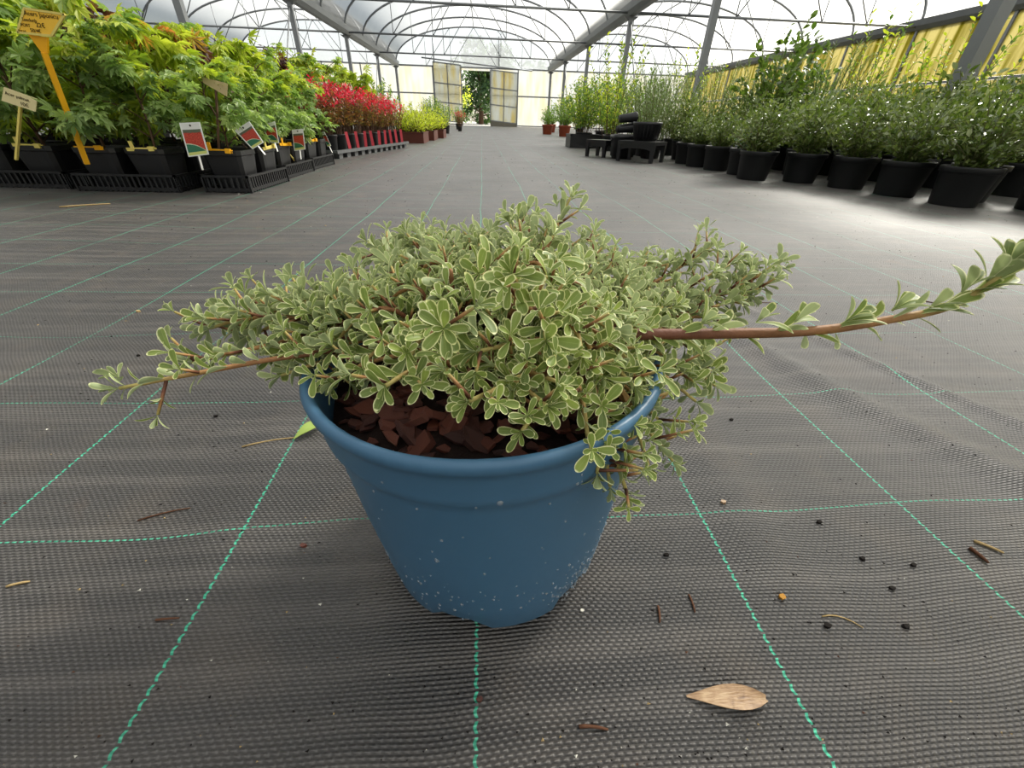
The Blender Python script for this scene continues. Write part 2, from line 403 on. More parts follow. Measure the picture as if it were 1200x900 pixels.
# leaf templates: y from 0 (stalk) to 1 (tip)
def tpl_oval(w=.42, fold=.08, droop=.12):
    V = [(0, 0, 0), (-w * .8, .35, fold), (0, .35, 0), (w * .8, .35, fold), (-w * .7, .7, fold - droop * .5), (0, .7, -droop * .5), (w * .7, .7, fold - droop * .5), (0, 1, -droop)]
    V = [(x * .6, y, z) for x, y, z in V]
    return V, [(0, 2, 1), (0, 3, 2), (1, 2, 5, 4), (2, 3, 6, 5), (4, 5, 7), (5, 6, 7)]
def tpl_palm(lobes=7, spread=2.2, wid=.13, droop=.25):
    V = [(0, .28, 0)]; F = []
    for i in range(lobes):
        a = (i / (lobes - 1) - .5) * 2 * spread; L = .74 * (1 - .42 * (abs(a) / spread) ** 1.4)
        c, s = math.cos(a), math.sin(a); b = len(V)
        for t, q in ((.55, -wid), (1, 0), (.55, wid)):
            x, y = q, L * t
            V.append((x * c + y * s, .28 + y * c - x * s, -droop * t * t * L - (.0 if t == 1 else -.04)))
        F += [(0, b, b + 1), (0, b + 1, b + 2)]
    V += [(-.012, 0, .02), (.012, 0, .02)]; n = len(V)
    F.append((n - 2, n - 1, 0))
    return V, F
def tpl_lance(w=.16, droop=.2):
    V = [(0, 0, 0), (-w, .4, .03), (w, .4, .03), (-w * .7, .72, -droop * .4), (w * .7, .72, -droop * .4), (0, 1, -droop)]
    return V, [(0, 2, 1), (1, 2, 4, 3), (3, 4, 5)]
def tpl_needle(w=.06):
    return [(-w, 0, 0), (w, 0, 0), (w * .8, .9, .02), (0, 1, .03), (-w * .8, .9, .02)], [(0, 1, 2, 3, 4)]
TPL = dict(oval=tpl_oval(), palm=tpl_palm(), palm5=tpl_palm(5, 1.7, .17, .2), cut=tpl_palm(9, 2.3, .07, .5), lance=tpl_lance(), needle=tpl_needle(), round=tpl_oval(.62, .06, .1))

def bez(a, b, c, n):
    a, b, c = Vector(a), Vector(b), Vector(c)
    return [a * (1 - t) ** 2 + b * 2 * t * (1 - t) + c * t * t for t in [i / (n - 1) for i in range(n)]]

# ------------------------------------------------------------------ the floor
ridges = [  # (list of floor points, height, half width): creases and the lapped seam of the ground cover
    ([fl(800, 332), fl(1000, 415), fl(1290, 540)], .005, .010),
    ([fl(760, 330), fl(870, 400), fl(1000, 470), fl(1260, 592)], .008, .024),
    ([fl(790, 420), fl(830, 520), fl(880, 640)], .004, .03),
    ([fl(120, 900), fl(250, 640), fl(330, 500)], .0025, .035),
]
def seg_d(px_, py_, pts):
    best = np.full(px_.shape, 1e9)
    for a, b in zip(pts[:-1], pts[1:]):
        dx, dy = b.x - a.x, b.y - a.y; L2 = dx * dx + dy * dy
        t = np.clip(((px_ - a.x) * dx + (py_ - a.y) * dy) / L2, 0, 1)
        best = np.minimum(best, np.hypot(px_ - a.x - t * dx, py_ - a.y - t * dy))
    return best
def floor_z(x, y):
    x = np.asarray(x, float); y = np.asarray(y, float)
    z = .0022 * (np.sin(x * 9.1 + 1.3 * np.sin(y * 3.1)) * np.sin(y * 6.3 + .7) + .6 * np.sin(x * 3.7 - y * 4.9))
    z = z * np.clip(1.6 - np.hypot(x, y - .2) * .25, .4, 1)
    for pts, h, wd in ridges: z = z + h * np.exp(-(seg_d(x, y, pts) / wd) ** 2)
    r = np.hypot(x - .004, y - .212)
    return z * np.clip((r - .085) / .06, 0, 1)
def axis(dense0, dense1, step, lo, hi):
    a = list(np.arange(dense0, dense1, step)); s = step
    while a[-1] < hi: s *= 1.18; a.append(min(a[-1] + s, hi))
    b = []; s = step; c = dense0
    while c > lo: s *= 1.18; c = max(c - s, lo); b.append(c)
    return np.array(b[::-1] + a)
xs = axis(-.9, 1.0, .0085, -11.8, 10.9); ys = axis(-.1, 1.0, .0085, -12.3, 26.1)
gx, gy = np.meshgrid(xs, ys); gz = floor_z(gx, gy)
nx, ny = len(xs), len(ys)
me = bpy.data.meshes.new('floor')
me.from_pydata(np.stack([gx, gy, gz], -1).reshape(-1, 3).tolist(), [], [(j * nx + i, j * nx + i + 1, (j + 1) * nx + i + 1, (j + 1) * nx + i) for j in range(ny - 1) for i in range(nx - 1)])
me.materials.append(M['floor']); me.polygons.foreach_set('use_smooth', [True] * len(me.polygons))
obj('floor', me, kind='structure', label='black woven ground cover with green marker threads')
g = MB(); g.box((0, 20, -.16), (120, 130, .2)); g.build('ground', 'grass', kind='structure', label='pale gravel yard outside the greenhouse')

ORD = 'first second third fourth fifth sixth seventh eighth ninth tenth eleventh twelfth'.split()
# ------------------------------------------------------------------ the greenhouse
XL, XP, XQ, XR = -11.8, -4.3, 3.57, 10.9         # side wall, two rows of posts, side wall
Y0, Y1, EAVE, RISE = -12.25, 26.0, 2.52, 1.53
bays = [(XL, XP), (XP, XQ), (XQ, XR)]
def arch(xa, xb, n=25):
    c, h = (xa + xb) / 2, (xb - xa) / 2
    return [(c - h * math.cos(PI * i / (n - 1)), EAVE + RISE * math.sin(PI * i / (n - 1)) ** .9) for i in range(n)]
ceiling = empty('ceiling', (0, 0, 0), kind='structure', label='milky plastic film roof on arched steel ribs')
ribY = [Y1 - 2.25 * i for i in range(18)]; postY = [Y1 - 4.5 * i for i in range(9)]
for xa, xb in bays:
    A = arch(xa, xb, 33); m = MB()
    V = [(x, y, z + .03) for y in (Y0, Y1) for x, z in A]; n = len(A)
    m.add(V, [(i, i + 1, n + i + 1, n + i) for i in range(n - 1)], 0, True)
    m.build('roof_film', 'roof', ceiling)
    m = MB(); m.tube([(x, 0, z) for x, z in arch(xa, xb, 29)], .032, 6); rib = m.mesh('arch_rib', 'steel')
    for y in ribY: obj('arch_rib', rib, ceiling, (0, y, 0))
    m = MB(); m.tube([(xa, 0, EAVE - .03), (xb, 0, EAVE - .03)], .026, 6); tie = m.mesh('tie_bar', 'steel')
    c, h = (xa + xb) / 2, (xb - xa) / 2
    st = []
    for fx in (-.62, -.3, .3, .62):
        z1 = EAVE + RISE * (1 - fx * fx) ** .45; q = MB(); q.tube([(c + fx * h, 0, EAVE - .03), (c + fx * h, 0, z1)], .012, 5); st.append(q.mesh('truss_strut', 'steel'))
    for a, b in ((-.3, 0), (.3, 0), (-.62, -.3), (.62, .3)):
        z1 = EAVE + RISE * (1 - b * b) ** .45; q = MB(); q.tube([(c + a * h, 0, EAVE - .03), (c + b * h, 0, z1)], .014, 5); st.append(q.mesh('truss_brace', 'steel'))
    for y in postY:
        obj('tie_bar', tie, ceiling, (0, y, 0))
        for s_ in st: obj(s_.name, s_, ceiling, (0, y, 0))
    for x, z in (A[16],):
        m = MB(); m.tube([(x, Y0, z - .04), (x, Y1, z - .04)], .022, 6); m.build('ridge_pipe', 'steel', ceiling)
for x in (XL, XP, XQ, XR):
    m = MB()
    prof = [(-.16, .10), (-.13, -.02), (-.06, -.10), (.06, -.10), (.13, -.02), (.16, .10)]
    V = [(x + a, y, EAVE + b) for y in (Y0, Y1) for a, b in prof]; n = len(prof)
    m.add(V, [(i, i + 1, n + i + 1, n + i) for i in range(n - 1)]); m.build('gutter', 'gutter', ceiling)
m = MB(); m.box((0, 0, 1.19), (.10, .10, 2.38)); m.box((0, 0, 2.378), (.34, .12, .08), taper=.35); m.box((0, 0, .006), (.18, .18, .012)); post = m.mesh('steel_post', 'steel')
for x, lab, grp in ((XP, 'grey steel post from the end wall, row among the maples', 'posts among the maple trays'), (XQ, 'grey steel post from the end wall, row behind the round black pots', 'posts behind the round black pots')):
    for k, y in enumerate(postY[:6]):
        p = obj('steel_post', post, None, (x, y if k else y - .22, 0), label=ORD[k] + ' ' + lab, cat='post', group=grp)
        if k in (1, 3): q = MB(); q.tube([(0, -.05, 2.3), (0, -1.5, .55)], .016, 5); q.build('knee_brace', 'steel', p)

# end wall: gable sheets above the tie, panels below, with two skewed sliding doors
wall_back = empty('wall_back', (0, Y1, 0), kind='structure', label='translucent end wall of the greenhouse on steel rails')
for xa, xb in bays:
    A = arch(xa, xb, 25); m = MB(); V = [(x, .02, z) for x, z in A]; m.add(V, [tuple(range(len(A)))]); m.build('gable_sheet', 'gable', wall_back)
DO0, DO1 = -1.05, .50                                                          # clear opening
spans = [(XL, -9.9), (-9.9, -8.0), (-8.0, -6.1), (-6.1, XP), (XP, -2.5), (-2.5, DO0), (DO1, 1.9), (1.9, XQ), (XQ, 5.4), (5.4, 7.2), (7.2, 9.0), (9.0, XR)]
for a, b in spans:
    for z0, z1 in ((.06, 1.33), (1.39, EAVE - .05)):
        m = MB(); m.box(((a + b) / 2, .02, (z0 + z1) / 2), (b - a - .05, .012, z1 - z0)); m.build('panel', 'endwall', wall_back)
m = MB(); m.box(((DO0 + DO1) / 2, .02, 2.43), (DO1 - DO0, .012, .12)); m.build('panel', 'endwall', wall_back)
for x in sorted({k for s_ in spans for k in s_}):
    m = MB(); m.box((x, 0, EAVE / 2), (.05, .05, EAVE)); m.build('mullion', 'steel', wall_back)
for a, b in ((XL, DO0), (DO1, XR)):
    for z in (1.36, .04):
        m = MB(); m.box(((a + b) / 2, 0, z), (b - a, .045, .055)); m.build('rail', 'steel', wall_back)
m = MB(); m.box(((XL + XR) / 2, 0, EAVE - .03), (XR - XL, .05, .06)); m.build('rail', 'steel', wall_back)
m = MB(); m.tube([(-3.0, -.13, 2.80), (2.6, -.13, 2.44)], .03, 6); m.build('door_track', 'steel', wall_back)
for x in (-2.4, .9):
    m = MB(); m.tube([(x, 0, EAVE), (x, 0, 3.75 if x > 0 else 3.6)], .03, 6); m.build('mullion', 'steel', wall_back)
def door(name, x0, x1, zt0, zt1, zb0, zb1, label):
    d = empty(name, (0, Y1 - .11, 0), kind='structure', label=label)
    def zz(x, f): u = (x - x0) / (x1 - x0); return (zb0 + (zb1 - zb0) * u) * (1 - f) + (zt0 + (zt1 - zt0) * u) * f
    xm = (x0 + x1) / 2; fs = (0, .33, .66, 1)
    for x in (x0, xm, x1):
        q = MB(); q.bar((x, 0, zz(x, 0)), (x, 0, zz(x, 1)), .045, .045); q.build('door_stile', 'steel', d)
    for f in fs:
        q = MB(); q.bar((x0, 0, zz(x0, f)), (x1, 0, zz(x1, f)), .045, .045); q.build('door_rail', 'steel', d)
    for a, b in ((x0, xm), (xm, x1)):
        for f0, f1 in zip(fs[:-1], fs[1:]):
            q = MB(); V = [(a, .008, zz(a, f0)), (b, .008, zz(b, f0)), (b, .008, zz(b, f1)), (a, .008, zz(a, f1))]
            V += [(x, -.008, z) for x, _, z in V]; q.add(V, [(3, 2, 1, 0), (4, 5, 6, 7), (0, 1, 5, 4), (1, 2, 6, 5), (2, 3, 7, 6), (3, 0, 4, 7)]); q.build('pane', 'doorpane', d)
    return d, zz
door('door_1', -2.45, -1.05, 2.66, 2.56, .20, .12, 'translucent sliding door leaf hanging over yellow-green shrubs')
d2, zz = door('door_2', .45, 1.87, 2.42, 2.33, .26, .14, 'translucent sliding door leaf above a grey kick board')
m = MB(); V = [(.45, .02, .0), (1.87, .02, .0), (1.87, .02, .14), (.45, .02, .26)]; V += [(x, -.02, z) for x, _, z in V]
m.add(V, [(3, 2, 1, 0), (4, 5, 6, 7), (0, 1, 5, 4), (1, 2, 6, 5), (2, 3, 7, 6), (3, 0, 4, 7)]); m.build('kick_board', 'stone', d2)

wall_front_added = empty('wall_front_added', (0, Y0, 0), kind='structure', label='unseen translucent end wall added to dim the light from the other end')  # unseen; added with the longer tunnel to darken what faces this end
for xa, xb in bays:
    A = arch(xa, xb, 25); m = MB(); m.add([(x, 0, z) for x, z in A], [tuple(range(len(A)))]); m.build('gable_sheet', 'endwall', wall_front_added)
    for i in range(4):
        a, b_ = xa + (xb - xa) * i / 4, xa + (xb - xa) * (i + 1) / 4
        m = MB(); m.box(((a + b_) / 2, 0, EAVE / 2), (b_ - a - .04, .012, EAVE - .06)); m.build('panel', 'endwall', wall_front_added)
        m = MB(); m.box((a, 0, EAVE / 2), (.05, .05, EAVE)); m.build('mullion', 'steel', wall_front_added)
# side walls
def sidewall(name, x, label):
    r = empty(name, (x, 0, 0), kind='structure', label=label)
    for i in range(17):
        ya = Y1 - 2.25 * (i + 1); yb = Y1 - 2.25 * i
        for z0, z1 in ((.04, 1.28), (1.34, EAVE)):
            m = MB(); m.box((0, (ya + yb) / 2, (z0 + z1) / 2), (.012, yb - ya - .04, z1 - z0)); m.build('panel', 'sidewall', r)
        m = MB(); m.box((0, yb, EAVE / 2), (.06, .06, EAVE)); m.build('wall_post', 'steel', r)
    for z in (1.31, .05):
        m = MB(); m.box((0, (Y0 + Y1) / 2, z), (.04, Y1 - Y0, .05)); m.build('rail', 'steel', r)
sidewall('wall_right', XR, 'translucent side wall streaked yellow-green with algae')
sidewall('wall_left', XL, 'translucent side wall behind the maples')

# ------------------------------------------------------------------ the blue pot and its shrub
R0 = random.Random(21)
hero = empty('potted_shrub', (.006, .2125, .003), label='low spreading shrub with cream-edged leaves in a blue plastic pot', cat='potted plant')
hero.rotation_euler = (math.radians(-1.7), math.radians(-2.0), 0)
HM = Matrix.Translation(hero.location) @ hero.rotation_euler.to_matrix().to_4x4(); HI = HM.inverted()
RIM, RB, HP = .1040, .0815, .171
m = MB(); N = 72
prof = [(RB - .004, .010), (RB - .001, .0), (RB + .001, .004), (RB + .0045, .030), (RB + .0105, .085), (RB + .0150, .1380), (RB + .0160, .1425), (RB + .0175, .1460), (RB + .0188, .1490), (RB + .0193, .153),
        (RIM - .0025, .165), (RIM - .0010, .170), (RIM + .0010, .1725), (RIM + .0015, .1765), (RIM, .179), (RIM - .0025, .1792), (RIM - .0045, .177), (RIM - .0060, .168), (RB + .0120, .138), (RB + .007, .08), (.0, .08)]
prof = [(a, b_ * HP / .1792) for a, b_ in prof]
m.lathe(prof, N)
V = m.v[0].reshape(len(prof), N, 3)
for j in range(N):                                   # scalloped foot: raised notches between feet
    k = math.sin(6 * 2 * PI * j / N + .6)
    if k > .35:
        up = .0055 * min(1, (k - .35) / .25)
        V[0, j, 2] += up * .3; V[1, j, 2] += up; V[2, j, 2] += up
        for i in (0, 1, 2): V[i, j, :2] *= .985
    else:
        for i in (1, 2): V[i, j, :2] *= 1.004
m.v[0] = V.reshape(-1, 3)
m.build('pot', 'pot_blue', hero, label='blue plastic pot with a stepped collar')
SOIL = .149
def soil_z(x, y): return SOIL + .006 * math.sin(x * 60 + 1) * math.sin(y * 52) - .006 * (math.hypot(x, y) / .09) ** 2 + .004
m = MB(); V = [(0, 0, soil_z(0, 0))]; F = []
for i in range(1, 13):
    for j in range(40):
        r = .0950 * i / 12; t = 2 * PI * j / 40; V.append((r * math.cos(t), r * math.sin(t), soil_z(r * math.cos(t), r * math.sin(t))))
F = [(0, 1 + j, 1 + (j + 1) % 40) for j in range(40)] + [(1 + (i - 1) * 40 + j, 1 + i * 40 + j, 1 + i * 40 + (j + 1) % 40, 1 + (i - 1) * 40 + (j + 1) % 40) for i in range(1, 12) for j in range(40)]
m.add(V, F, 0, True); m.build('soil', 'soil', hero)
chips = []
for k in range(8):
    m = MB(); V = []
    n = R0.randint(5, 6); a0 = R0.uniform(0, 6)
    for zz_ in (-.5, .5):
        for j in range(n):
            t = a0 + 2 * PI * j / n; q = 1 + .35 * math.sin(j * 2.3 + k)
            V.append((q * math.cos(t) * .5 + zz_ * .08, q * math.sin(t) * .34, zz_ * .22 + .05 * math.sin(j * 1.7 + k)))
    m.add(V, [tuple(range(n - 1, -1, -1)), tuple(range(n, 2 * n))] + [(j, (j + 1) % n, n + (j + 1) % n, n + j) for j in range(n)]); chips.append(m.mesh('bark_chip', 'bark'))
cpos = []
for k in range(230):
    r = .089 * math.sqrt(R0.random()); t = R0.uniform(0, 2 * PI)
    if k < 60: t = R0.uniform(PI * .85, PI * 1.75); r = .089 * math.sqrt(R0.uniform(.25, 1))
    x, y = r * math.cos(t), r * math.sin(t)
    o = obj('bark_chip', chips[k % 8], hero, (x, y, soil_z(x, y) + R0.uniform(.001, .006)))
    s = R0.uniform(.007, .019) if r < .078 else R0.uniform(.006, .012)
    o.scale = (s, s, s * R0.uniform(.7, 1.1)); o.rotation_euler = (R0.uniform(-.5, .5), R0.uniform(-.5, .5), R0.uniform(0, 6.3))
# water droplets on the wall of the pot
m = MB(); hs = [(math.cos(a), math.sin(a)) for a in [2 * PI * i / 7 for i in range(7)]]
def wall_r(z): return np.interp(z, [p[1] for p in prof[2:11]], [p[0] for p in prof[2:11]])
for k in range(620):
    if k < 400: t = R0.gauss(-.42, .42); z = abs(R0.gauss(.018, .022)) + .006
    elif k < 520: t = R0.uniform(-PI, -.1); z = R0.uniform(.008, .06)
    else: t = R0.uniform(-PI, .2); z = R0.uniform(.02, .165)
    if z > .165: continue
    r = wall_r(z); s = R0.uniform(.0004, .0011) if R0.random() < .94 else R0.uniform(.0011, .0017)
    nrm = Vector((math.cos(t), math.sin(t), 0)); tx = Vector((-math.sin(t), math.cos(t), 0)); c = nrm * (r - .0001) + Vector((0, 0, z))
    V = [c + (tx * a + Vector((0, 0, 1.25 * b))) * s for a, b in hs] + [c + (tx * a + Vector((0, 0, 1.25 * b))) * s * .62 + nrm * s * .45 for a, b in hs] + [c + nrm * s * .6]
    m.add([tuple(v) for v in V], [(i, (i + 1) % 7, 7 + (i + 1) % 7, 7 + i) for i in range(7)] + [(7 + i, 7 + (i + 1) % 7, 14) for i in range(7)], 0, True)
m.build('water_droplets', 'water', hero, kind='stuff')

# leaf of the shrub: spoon shaped, edges turned up
tt = [0, .14, .3, .46, .6, .73, .84, .93, .985]; ww = [.032, .05, .09, .135, .168, .182, .168, .122, .055]
LV, LUV, LF = [], [], []
for i, (t, wd) in enumerate(zip(tt, ww)):
    for j in range(5):
        u = j / 2 - 1
        LV.append((wd * u, t, .055 * u * u * (wd / .2) + .10 * math.sin(PI * t) * .55 - .05 * t * t)); LUV.append((j / 4, t))
LV.append((0, 1.0, -.05)); LUV.append((.5, 1))
for i in range(len(tt) - 1):
    for j in range(4): a = i * 5 + j; LF.append((a, a + 1, a + 6, a + 5))
b = (len(tt) - 1) * 5
LF += [(b + j, b + j + 1, b + 5) for j in range(4)]
leaf_meshes = []
for bend in (-.10, 0, .08, .16):
    V = [(x, y, z - bend * y * y) for x, y, z in LV]
    leaf_meshes.append(scatter('leaf', V, LF, [[[1, 0, 0, 0], [0, 1, 0, 0], [0, 0, 1, 0]]], 'hero_leaf', None, LUV, True))

LS = 1.12
leaves = []            # (3x4 world transform, length, position)
def put_leaf(p, d, up, L, r):
    L = L * LS
    leaves.append((frame(d, up, L, p, r.uniform(.82, 1.12)), L, Vector(p)))
def rosette(p, T, n, L, r, a0=.35, a1=1.25):
    T = T.normalized(); e = T.orthogonal().normalized(); b_ = T.cross(e); ph = r.uniform(0, 6.3)
    for i in range(n):
        f = (i + .5) / n; a = a0 + (a1 - a0) * f; t = ph + i * 2.4
        R_ = e * math.cos(t) + b_ * math.sin(t)
        d = T * math.cos(a) + R_ * math.sin(a)
        put_leaf(Vector(p) + T * (.0015 * (1 - f)), d + rv(r, .12), T + Vector((0, 0, .35)), L * (.5 + .6 * f) * r.uniform(.85, 1.15), r)
def stem_mesh(pts, r0, r1, n=6):
    q = MB(); k = len(pts); q.tube(pts, [r0 + (r1 - r0) * i / (k - 1) for i in range(k)], n)
    me_ = q.mesh('stem', 'hero_stem'); lay = me_.uv_layers.new(name='UVMap')
    vi = np.zeros(len(me_.loops), np.int32); me_.loops.foreach_get('vertex_index', vi)
    uv = np.stack([np.zeros(len(vi)), np.minimum(vi // n, k - 1) / (k - 1)], -1); lay.data.foreach_set('uv', uv.ravel()); return me_
def smooth_path(pts, n):
    pts = [Vector(p) for p in pts]; P = [pts[0] * 2 - pts[1]] + pts + [pts[-1] * 2 - pts[-2]]; out = []
    segs = len(pts) - 1
    for i in range(n):
        u = i / (n - 1) * segs; k = min(int(u), segs - 1); t = u - k; a, b_, c, d = P[k], P[k + 1], P[k + 2], P[k + 3]
        out.append(.5 * ((2 * b_) + (c - a) * t + (2 * a - 5 * b_ + 4 * c - d) * t * t + (3 * b_ - a - 3 * c + d) * t ** 3))
    return out
def grow(pts, r0, r1, L, s0, step, ros, r, side=True, tipn=7, bare=None):
    """leaves along a stem: pts is a fine path in world space; s0 = bare fraction at its foot"""
    P = [HI @ p for p in pts]; obj('stem', stem_mesh(P, r0, r1), hero)
    acc = 0; ph = r.uniform(0, 6.3); tot = sum((b_ - a).length for a, b_ in zip(pts[:-1], pts[1:])); run = 0; nxt = tot * s0
    for a, b_ in zip(pts[:-1], pts[1:]):
        d = (b_ - a).length
        while run + d > nxt and nxt < tot:
            p = a.lerp(b_, (nxt - run) / d); T = (b_ - a).normalized(); e = T.orthogonal().normalized(); f_ = T.cross(e)
            ph += 2.4 + r.uniform(-.4, .4)
            for q in range(2):
                t = ph + q * PI * r.uniform(.8, 1.1); R_ = (e * math.cos(t) + f_ * math.sin(t)); R_ = (R_ + Vector((0, 0, .35))).normalized()
                A = r.uniform(.75, 1.2); dd = T * math.cos(A) + R_ * math.sin(A)
                put_leaf(p, dd + rv(r, .15), T + Vector((0, 0, .6)), L * r.uniform(.7, 1.1), r)
            if r.random() < ros:
                t = ph + 1.5; R_ = (e * math.cos(t) + f_ * math.sin(t) + Vector((0, 0, .8))).normalized()
                T2 = (T * .55 + R_).normalized(); sl_ = r.uniform(.004, .020); p2 = p + T2 * sl_
                if sl_ > .008: obj('stem', stem_mesh([HI @ p, HI @ p.lerp(p2, .5), HI @ p2], .0009, .0007, 5), hero)
                rosette(p2, T2, r.randint(4, 7), L * r.uniform(.7, .95), r)
                if sl_ > .013: rosette(p.lerp(p2, .5), T2, 3, L * .8, r, .8, 1.3)
            nxt += step * r.uniform(.75, 1.3)
        run += d
    T = (pts[-1] - pts[-3]).normalized(); rosette(pts[-1], T, tipn, L * .95, r, .2, 1.2)

top = HM @ Vector((0, 0, SOIL))
tips = [  # (x px, y px, distance down the tunnel, leaf length, arch height)
    (432, 300, .34, .0130, .02), (462, 288, .35, .0130, .02), (492, 280, .36, .0135, .02), (520, 296, .33, .013, .02), (545, 300, .35, .013, .02), (560, 320, .31, .013, .02),
    (575, 275, .34, .014, .02), (610, 266, .32, .014, .02), (640, 280, .31, .015, .02), (668, 232, .29, .012, -.005), (700, 305, .32, .013, .02), (735, 312, .33, .013, .02),
    (765, 320, .31, .013, .01), (832, 290, .31, .0125, -.01), (912, 308, .285, .0125, -.015), (868, 336, .28, .013, .0), (895, 335, .27, .0125, -.01), (855, 310, .29, .0125, -.01), (775, 305, .32, .0125, .0), (700, 555, .128, .0112, .03), (715, 570, .130, .0112, .032), (770, 520, .150, .012, .03), (265, 372, .245, .0135, .01), (320, 355, .27, .0135, .015), (225, 425, .200, .0115, .0), (800, 345, .29, .013, .01), (700, 285, .36, .012, .02),
    (400, 348, .29, .0135, .02), (372, 362, .27, .014, .02), (430, 335, .30, .0135, .02), (480, 335, .27, .014, .03), (560, 345, .25, .014, .03), (700, 348, .25, .014, .02), (620, 300, .27, .014, .03),
    (760, 365, .25, .014, .02), (850, 372, .25, .0135, .0), (650, 340, .22, .0145, .03), (450, 375, .23, .0145, .03), (515, 345, .22, .0145, .03), (590, 360, .20, .0145, .03),
    (245, 385, .235, .0140, .015), (300, 372, .25, .014, .02), (335, 400, .22, .0145, .02), (140, 455, .165, .0115, .0), (352, 425, .195, .014, .012), (330, 440, .19, .012, .005), (395, 400, .20, .0145, .025), (290, 395, .24, .014, .02),
    (600, 322, .150, .0145, .01), (520, 385, .138, .0155, .01), (452, 452, .130, .0145, .004), (560, 412, .145, .0145, .008), (640, 398, .145, .0145, .02), (682, 415, .150, .0145, .02),
    (612, 505, .120, .0120, .004), (550, 470, .120, .0120, .003), (640, 475, .125, .013, .004), (655, 448, .135, .0135, .006), (705, 440, .150, .014, .02), (742, 452, .155, .014, .02), (722, 390, .170, .0145, .02),
    (735, 578, .128, .0115, .035), (788, 540, .150, .0125, .03), (690, 520, .128, .0125, .028), (838, 452, .195, .0125, .015), (815, 470, .180, .013, .02), (775, 495, .168, .0135, .025), (712, 495, .140, .013, .02),
    (765, 425, .195, .014, .02), (805, 405, .215, .014, .02), (830, 425, .21, .0135, .02), (755, 470, .175, .0135, .02), (670, 370, .19, .0145, .025), (480, 420, .16, .0145, .02), (520, 435, .145, .014, .006), (420, 430, .18, .014, .015), (385, 380, .24, .014, .02), (470, 310, .32, .013, .02), (600, 290, .33, .0135, .02), (745, 345, .29, .0135, .02), (660, 300, .29, .014, .02), (372, 428, .200, .0135, .01), (392, 446, .175, .013, .012), (355, 405, .215, .0135, .012), (540, 322, .28, .0135, .02), (505, 312, .30, .0135, .02), (790, 370, .25, .0135, .01), (640, 320, .25, .014, .02), (455, 345, .27, .014, .02), (800, 440, .19, .0125, .02), (735, 420, .17, .0135, .02), (600, 445, .140, .0135, .006), (730, 525, .140, .0120, .028), (760, 545, .142, .0115, .032), (400, 360, .26, .0135, .02)]
KL = [t_[:2] for t_ in tips].index((140, 455))
for k, (x, y, Y, L, ah) in enumerate(tips):
    r = random.Random(100 + k); tip = aty(x, y, Y); L *= min(1, .45 + Y * 2.6)
    base = top + Vector((r.uniform(-.028, .028), r.uniform(-.02, .03), -.004))
    base = base.lerp(Vector((tip.x, tip.y, base.z)), .18)
    if ah < .01 and .1 < Y < .146 and x < 620: base.x = tip.x + .055 + r.uniform(0, .02)        # these lie across the pot
    mid = base.lerp(tip, .5) + Vector((r.uniform(-.01, .01), r.uniform(-.01, .01), ah + .012)); mid.z = max(mid.z, .172 if ah < .01 and Y < .16 else .183)
    pts = smooth_path([base, base.lerp(mid, .5) + Vector((0, 0, .012)), mid, mid.lerp(tip, .55) + Vector((r.uniform(-.004, .004), 0, ah * .25)), tip], 22)
    far = (tip - base).length
    grow(pts, .0022 if far > .08 else .0017, .0009, L, .22 if k != KL else .45, .0068, .74 if k != KL else .3, r)
# the long bare-stemmed branch reaching over the mat
lp = [top + Vector((.0, 0, -.004)), aty(640, 392, .195), aty(740, 392, .185), aty(845, 391, .18), aty(950, 388, .176), aty(1040, 375, .173), aty(1120, 356, .170), aty(1196, 305, .167)]
pts = smooth_path(lp, 60)
r = random.Random(77); obj('stem', stem_mesh([HI @ p for p in pts], .0038, .0016, 8), hero, label='long reddish branch reaching sideways over the mat')
for k in range(16, 59):
    p, T = pts[k], (pts[k + 1] - pts[k - 1]).normalized()
    if k % 3 == 0 or k > 50:
        for q in range(2):
            R_ = Vector((r.uniform(-.4, .4), r.uniform(-1, .6), r.choice((-.7, .8)) + r.uniform(-.2, .2))).normalized()
            A = r.uniform(.45, .85); put_leaf(p, T * math.cos(A) + R_ * math.sin(A), T * .6 + Vector((0, -.3, .6)), .0158 * r.uniform(.75, 1.15), r)
    if k in (22, 27, 31, 36, 41, 45, 49, 53, 56):
        T2 = (T * r.uniform(.3, .7) + Vector((0, r.uniform(-.3, .1), r.uniform(.6, 1)))).normalized(); p2 = p + T2 * r.uniform(.005, .009)
        rosette(p2, T2, r.randint(4, 6), .0148, r, .25, .9)
rosette(pts[-1], pts[-1] - pts[-3], 7, .012, r, .2, 1.0)
# leaves: the ones that show largest are objects of their own, the rest one part
def show(Lf):
    x, y, z = to_px(Lf[2])
    nz = Vector((Lf[0][0][2], Lf[0][1][2], Lf[0][2][2])).normalized(); vd = (Vector((0, 0, CAM_H)) - Lf[2]).normalized()
    inn = 1 if -20 < x < 1220 and z > .02 else 0
    return inn * Lf[1] / z * (.4 + abs(nz.dot(vd))) * (1 + 1.2 * max(0, nz.dot(Vector((0, 0, 1))))) * (1 + max(0, (Lf[2].z - .17) * 6))
leaves.sort(key=show, reverse=True)
for k, (X, L, p) in enumerate(leaves[:300]):
    o = obj('leaf', leaf_meshes[k % 4], hero); o.matrix_local = HI @ Matrix([*X, [0, 0, 0, 1]])
rest = leaves[300:]
HI3 = np.array(HI)
for q in (0,):
    Xs = np.array([x for x, _, _ in rest]); A4 = np.concatenate([Xs, np.tile([[[0, 0, 0, 1]]], (len(Xs), 1, 1))], 1)
    Xs = np.einsum('ij,njk->nik', HI3, A4)[:, :3]
    obj('foliage', scatter('foliage', LV, LF, Xs, 'hero_leaf', None, LUV, True), hero, kind='stuff')
